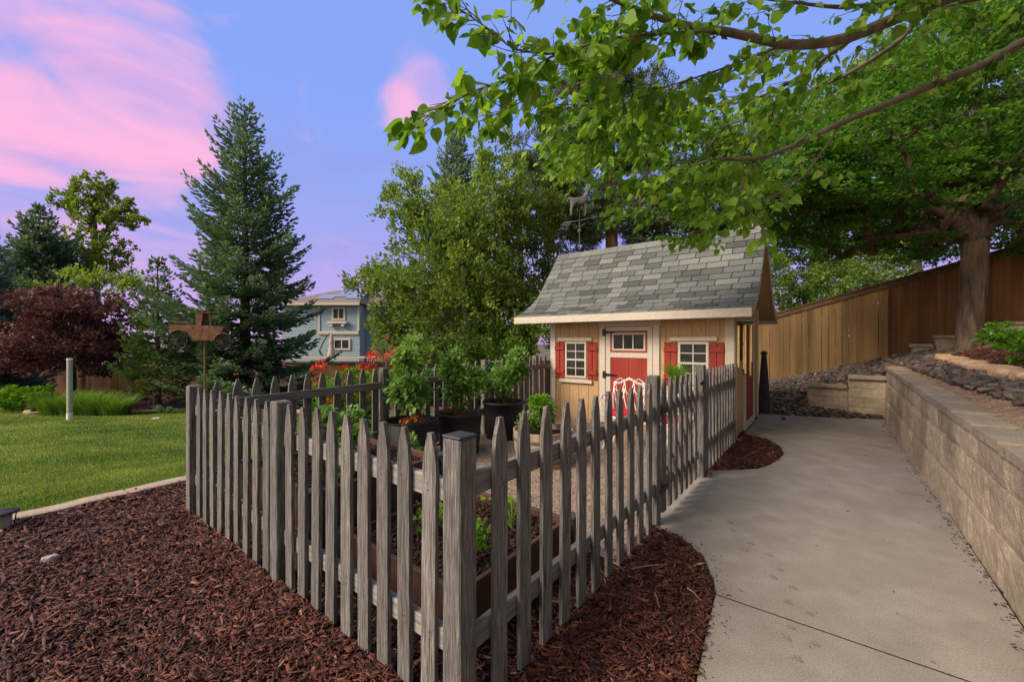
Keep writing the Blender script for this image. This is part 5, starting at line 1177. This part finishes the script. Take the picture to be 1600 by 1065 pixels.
# truck whirligig on a pole
b=gb(320,7.6); tr=thing('truck_ornament','rusty old-fashioned truck cutout with spoked wheels on a tall pole','garden ornament',b)
zc=at(0,515,7.6).z-b[2]; px=7.6/645
m=MB(); m.tube([(0,0,0),(0,0,zc-.06)],.016,8); m.build('pole',mRustPole,tr)
def q_(x,y): return ((x-320)*px,zc-(y-515)*px)
body=[(270,508),(285,507),(300,507),(312,509),(330,508),(348,510),(353,511),(353,516),(346,521),(342,530),(336,531),(304,531),(302,524),(297,518),(288,515),(279,517),(273,521),(270,520)]
m=MB(); m.prism([q_(*p) for p in body][::-1],lambda p,t:(p[0],t,p[1]),-.09,.09); m.build('body',mRust,tr)
m=MB(); 
for seg in ([(270,502),(302,505)],[(270,502),(270,508)],[(285,503),(285,507)],[(302,505),(302,508)],[(331,489),(334,508)]): m.tube([(*[q_(*p)[0]],-.08,q_(*p)[1]) if False else (q_(*p)[0],-.07,q_(*p)[1]) for p in seg],.010,5)
m.build('rails',mRust,tr)
m=MB(); m.prism([q_(*p) for p in [(311,488),(323,487),(319,508),(311,508)]][::-1],lambda p,t:(p[0],t,p[1]),-.08,.08); m.prism([q_(*p) for p in [(311,487),(334,488.2),(334,489.4),(311,488.4)]][::-1],lambda p,t:(p[0],t,p[1]),-.09,.09); m.build('cab',mRust,tr)
for (wx,wy,wr_) in ((286,530,15),(355,533,13)):
    x0,z0=q_(wx,wy); rr_=wr_*px; m=MB(); P=[(x0+rr_*math.cos(R(k*15)),-.11,z0+rr_*math.sin(R(k*15))) for k in range(25)]; m.tube(P,.014,6)
    for k in range(12): a=R(30*k); m.tube([(x0,-.11,z0),(x0+rr_*math.cos(a),-.11,z0+rr_*math.sin(a))],.006,5)
    m.tube([(x0,-.13,z0),(x0,.09,z0)],.02,8); m.build('wheel',mBlack,tr)
# ornamental grass clumps
def grass_clump(label,loc,n,h,rd,lm,grp):
    r=thing('grass_clump',label,'plant',loc,0,grp); a=rng.uniform(0,6.28,n); d0=rng.rand(n)**.5*rd
    tv=[]; 
    for k in range(5):
        t=k/4; w=.5*(1-t**1.5)+.02; tv+=[(-w,.55*t**2.2,t*(1-.18*t)),(w,.55*t**2.2,t*(1-.18*t))]
    tf=[(2*k,2*k+1,2*k+3,2*k+2) for k in range(4)]
    pos=np.stack([np.cos(a)*d0,np.sin(a)*d0,np.zeros(n)],-1); rot=rz_mats(a-math.pi/2+rng.normal(0,.4,n),rng.normal(-.05,.15,n))
    hh=h*rng.uniform(.6,1.1,n); scatter('blades',tv,tf,pos,rot,np.stack([np.full(n,.016),hh,hh],-1),np.clip(rng.normal(.5,.2,n),0,1),lm,r); return r
fr_=grass_clump('feathery bright green fern in the small pot on the white table',W(4.85,.60,.85),220,.36,.06,lBright,None); fr_.name='fern'
plant('fern_foliage','fine green leaves at the heart of the potted fern','plant',W(4.85,.60,.86),.20,.12,30,22,.06,.03,lBright,.4)
for px_,lb,h in ((88,'leftmost clump of bright ornamental grass, left of the pipe post',.62),(120,'ornamental grass clump right behind the pipe post',.66),(150,'ornamental grass clump behind the lantern bollard',.62),(180,'rightmost ornamental grass clump beside the rock mound',.55)):
    grass_clump(lb,gb(px_,10.8),800,h*1.15,.30,lGrass,'ornamental grass clumps in the far bed')
for px_,py_,lb in ((20,618,'bright green perennial at the left edge of the far bed'),(50,612,'bright green perennial beside the boulders'),(70,606,'taller pale perennial left of the grass clumps')):
    c=gb(px_,11.9); tree('perennial_plant',lb,'plant',c,Vector(c)+Vector((0,0,.4)),[(tuple(Vector(c)+Vector((0,0,.38))),(.5,.4,.33),1)],70,26,.14,.7,.075,lBright,mStem,.012,'leafy perennials in the far bed',('stem','foliage'),tmean=.35,side=4,rmin=.003,minstart=.1,ntr=4)
for px_,py_,s_,lb,mt in ((28,630,.16,'small pale boulder leftmost by the far kerb',mGreyStone),(42,628,.24,'largest pale boulder by the far kerb',mGreyStone),(60,627,.18,'flat boulder right of the largest one',mGreyStone),(72,626,.2,'tan boulder beside the grass clumps',mSand),(64,634,.14,'small grey boulder in front at the kerb corner',mGreyStone),(66,618,.2,'flat grey boulder set back near the perennials',mGreyStone)):
    p=Gp(px_,py_+3); stone(p,s_,s_*.8,s_*.75,px_,mt,'boulder',lb,'rock','boulders by the far kerb',px_)
p=Gp(248,632); stone(p+Vector((0,.5,0)),.22,.18,.2,1,mRust,'boulder','reddish brown lump of stone at the foot of the small spruce','rock',None,5)
rk=[Gp(px_,py_) for px_,py_ in [(190,632),(240,622),(262,626),(262,618),(200,618),(185,625)]]
rocks('river_rock',rk,700,lambda x,y:h_low(x,y)+.05,.04,.10,'grey cobble mound beside the grass clumps in the far bed')
p=Gp(244,653); m=MB(); m.lathe([(0,.02),(.07,.018),(.085,0)],16); tag(m.build('sprinkler_cap',mPVCw,loc=p),'flat white sprinkler cap lying on the lawn','cap')
p=Gp(78,878); stone(p+Vector((0,0,.02)),.045,.03,.04,.4,mGreyStone,'stone','small whitish stone lying alone on the left bark bed','stone',None,9)
for px_,py_,lb in ((1108,744,'brown pine cone on the path at the gate post'),(1224,655,'brown pine cone on the path near the shed back corner')):
    D=1.45*645/(py_-532); stone(Vector(((px_-800)/645*D,D,.022)),.032,.028,.05,.3,mBarkD,'pine_cone',lb,'pine cone',None,px_)
mTwig=M('dry twig',(.20,.13,.08),(.36,.26,.18),rough=.9)
rr=random.Random(5)
for (x0,y0,x1,y1,lb) in ((987,890,1043,883,'pale dry twig lying on the bark lobe near the path'),(1074,920,1095,940,'thin pale stick on the right side of the bark lobe'),(955,878,975,893,'short thin stick beside the picket feet'),(1023,928,1030,950,'tiny upright-lying stick in the middle of the bark lobe')):
    A,B=(Vector(((x-800)/645*(1.43*645/(y-532)),1.43*645/(y-532),.03)) for x,y in ((x0,y0),(x1,y1)))
    m=MB(); m.tube([Vector((0,0,0)),(B-A)*.5+Vector((.004,.006,.004)),B-A],[.005,.004,.002],6); tag(m.build('twig',mTwig,loc=A),lb,'twig')
c=W(6.6,-2.98); c.z=float(h_terr(c.x,c.y)); tree('perennial_plant','leafy green perennial at the right edge of the terrace bed','plant',c,c+Vector((0,0,.2)),[(tuple(c+Vector((0,0,.22))),(.25,.25,.2),1)],30,26,.1,.6,.07,lBright,mStem,.01,'leafy perennials on the terrace',('stem','foliage'),tmean=.4,side=4,rmin=.003,minstart=.1,ntr=4)
c=W(9.6,-3.42); c.z=float(h_terr(c.x,c.y)); tree('perennial_plant','small perennial right of the linden trunk','plant',c,c+Vector((0,0,.2)),[(tuple(c+Vector((0,0,.2))),(.3,.3,.2),1)],30,26,.1,.6,.07,lBright,mStem,.01,'leafy perennials on the terrace',('stem','foliage'),tmean=.3,side=4,rmin=.003,minstart=.1,ntr=4)
# ---------------------------------------------------------------- blue house far behind
mBlue=M('blue lap siding',(.27,.38,.45),(.33,.44,.51),scale=2,st=(.3,.3,9),rough=.7,bump=.2)
mRoofB=M('brown grey roof',(.18,.14,.125),(.26,.21,.19),scale=10,rough=.95)
mSolar=M('solar panels',(.20,.24,.30),(.27,.31,.38),scale=1,rough=.2,spec=.7,bump=0)
DH=38; s=DH/645
bh=thing('house','two-storey blue sided house with white trim behind the tall spruce','house',(0,DH,0))
def Z(y): return CAMZ-(y-532)*s
def X(x): return (x-800)*s
m=MB(); 
def siding(m,x0,x1,z0,z1,y):
    z=z0; 
    while z<z1-.01:
        zz=min(z+.22,z1); m.add([(x0,y,zz),(x1,y,zz),(x1,y-.035,z),(x0,y-.035,z),(x0,y+.2,zz),(x1,y+.2,zz)],[(0,3,2,1),(0,1,5,4)]); z+=.22
siding(m,X(440),X(562),-3.2,Z(476),0); m.box(X(440),X(562),.02,9,-3.2,Z(476)); siding(m,X(562),X(640),-3.2,Z(476),1.4); m.box(X(562)+.01,X(640),1.42,9,-3.2,Z(476)); m.build('wall',mBlue,bh)
m=MB(); zt=Z(474)
m.add([(X(432),-.7,zt),(X(566),-.7,zt),(X(566)+1,9.5,zt),(X(432),9.5,zt),(X(500),3.5,Z(446)),(X(548),3.5,Z(446)),(X(570),4,Z(441)),(X(650),.9,zt),(X(650),9.5,zt),(X(610),4,Z(441))],[(0,1,5,4),(1,2,3,0),(0,4,3),(3,4,5,2),(1,2,5)]); m.build('roof',mRoofB,bh)
m=MB(); m.add([(X(540),.9,zt),(X(655),.9,zt),(X(655),9.5,zt),(X(540),9.5,zt),(X(560),4.6,Z(440)),(X(625),4.6,Z(440))],[(0,1,5,4),(1,2,5),(2,3,4,5),(3,0,4)]); m.build('roof',mRoofB,bh)
m=MB()
def roofpt(x,t): return Vector((x,-.7+4.2*t,zt+(Z(446)-zt)*t+.06))
for (x0,x1,t0,t1) in ((490,515,.28,.62),(515,534,.45,.95),(534,560,.30,.93)):
    m.add([roofpt(X(x0),t0),roofpt(X(x1),t0),roofpt(X(x1),t1),roofpt(X(x0),t1)],[(0,1,2,3)])
m.build('solar_panel',mSolar,bh)
m=MB(); m.box(X(432),X(566),-.75,-.701,Z(477),Z(473)); m.box(X(498),X(561),-.16,-.04,Z(521.5),Z(516.5)); m.box(X(498),X(500.5),-.10,-.04,Z(516),Z(477.5)); m.box(X(559),X(562),-.10,-.04,Z(516),Z(477.5)); m.box(X(567),X(660),.8,.85,Z(477),Z(473)); m.build('trim',mWhite,bh)
for (x0,x1,y0,y1,y_) in ((519,540,479,499.5,0),(521,548,528,546,0),(581,606,486,505,1.4)):
    m=MB(); fr(m,y_-.12,y_-.04,X(x0)-.0,X(x1),Z(y1),Z(y0),.16); m.v=[(y,x,z) for x,y,z in m.v]; m.box(X((x0+x1)/2)-.05,X((x0+x1)/2)+.05,y_-.11,y_-.04,Z(y1)+.17,Z(y0)-.17); w=m.build('window',mWhite,bh)
    m=MB(); m.box(X(x0)+.1,X(x1)-.1,y_-.06,y_-.045,Z(y1)+.1,Z(y0)-.1); m.build('pane',mGlass,w)
m=MB(); m.box(X(515),X(544),-.45,-.13,Z(505),Z(501)); m.box(X(518),X(522),-.4,-.13,Z(509.5),Z(505.1)); m.box(X(536),X(540),-.4,-.13,Z(509.5),Z(505.1)); m.build('flower_box',mWhite,bh)
bd=thing('deck','pale timber deck rail in front of the blue house','deck',(0,34,0)); s2=34/645
m=MB(); m.box((470-800)*s2,(600-800)*s2,0,.1,CAMZ-27*s2,CAMZ-24*s2)
for k in range(40): x=(470-800)*s2+k*.17; m.box(x,x+.04,.02,.06,CAMZ-27*s2-1,CAMZ-27*s2-.002)
m.build('rail',mWhite,bd)
um=thing('patio_umbrella','closed beige cantilever umbrella on the blue house deck','umbrella',((518-800)*35/645,35,CAMZ-26*35/645)); u_=35/645
m=MB(); m.lathe([(0,39*u_),(.10,37*u_),(.22,25*u_),(.20,18*u_),(.30,8*u_),(.34,1*u_),(.2,0),(0,0)],10); m.build('canopy',M('beige canvas',(.42,.33,.27),(.55,.45,.38),rough=.9),um)
m=MB(); m.tube([(0,0,38*u_),(-6*u_,0,36*u_),(-13*u_,0,24*u_),(-19*u_,0,10*u_),(-16*u_,0,0)],.05,6); m.tube([(-19*u_,0,12*u_),(-12*u_,0,0)],.045,6); m.build('arm',mBlack,um)
# ---------------------------------------------------------------- litter
n=900; a=rng.uniform(0,9,n); b=-1.885+np.abs(rng.normal(0,.035,n)); k=rng.rand(n)<.12; b[k]=rng.uniform(-1.8,-.7,k.sum())
P=np.stack([CX+a*U[0]+b*V[0],CY+a*U[1]+b*V[1],np.full(n,.004)],-1); ln=rng.uniform(.004,.022,n)
k2=rng.rand(n)<.04; ln[k2]*=1.8
tag(scatter('leaf_litter',CHIP_V,CHIP_F,P,rz_mats(rng.uniform(0,6.28,n),rng.normal(0,.3,n)),np.stack([ln,ln*rng.uniform(.15,.6,n),ln*.15],-1),rng.beta(1.5,2,n)*.9,mMulch,jit=.3),'dry leaf and bark litter gathered along the foot of the block wall','litter',kind='stuff')
# chips spilled over the path edge
ed=[(-.3,-.86),(.3,-.75),(.74,-.67),(1.1,-.63),(1.46,-.60),(1.61,-.56),(1.85,-.45),(2.02,-.3),(2.12,-.13)]
n=150; k=rng.randint(0,len(ed)-1,n); t=rng.rand(n); E_=np.array(ed); q=E_[k]*(1-t[:,None])+E_[k+1]*t[:,None]
dn=E_[k+1]-E_[k]; dn=np.stack([dn[:,1],-dn[:,0]],-1); dn/=np.linalg.norm(dn,axis=1,keepdims=True); q=q+dn*np.abs(rng.normal(0,.05,n))[:,None]
P=np.stack([CX+q[:,0]*U[0]+q[:,1]*V[0],CY+q[:,0]*U[1]+q[:,1]*V[1],np.full(n,.004)],-1); ln=rng.uniform(.005,.022,n)
tag(scatter('bark_spill',CHIP_V,CHIP_F,P,rz_mats(rng.uniform(0,6.28,n),rng.normal(0,.2,n)),np.stack([ln,ln*rng.uniform(.15,.3,n)+.001,ln*.1],-1),rng.beta(1.5,2,n)*.8,mMulch,jit=.3),'loose bark bits spilled from the lobe onto the concrete','mulch',kind='stuff')
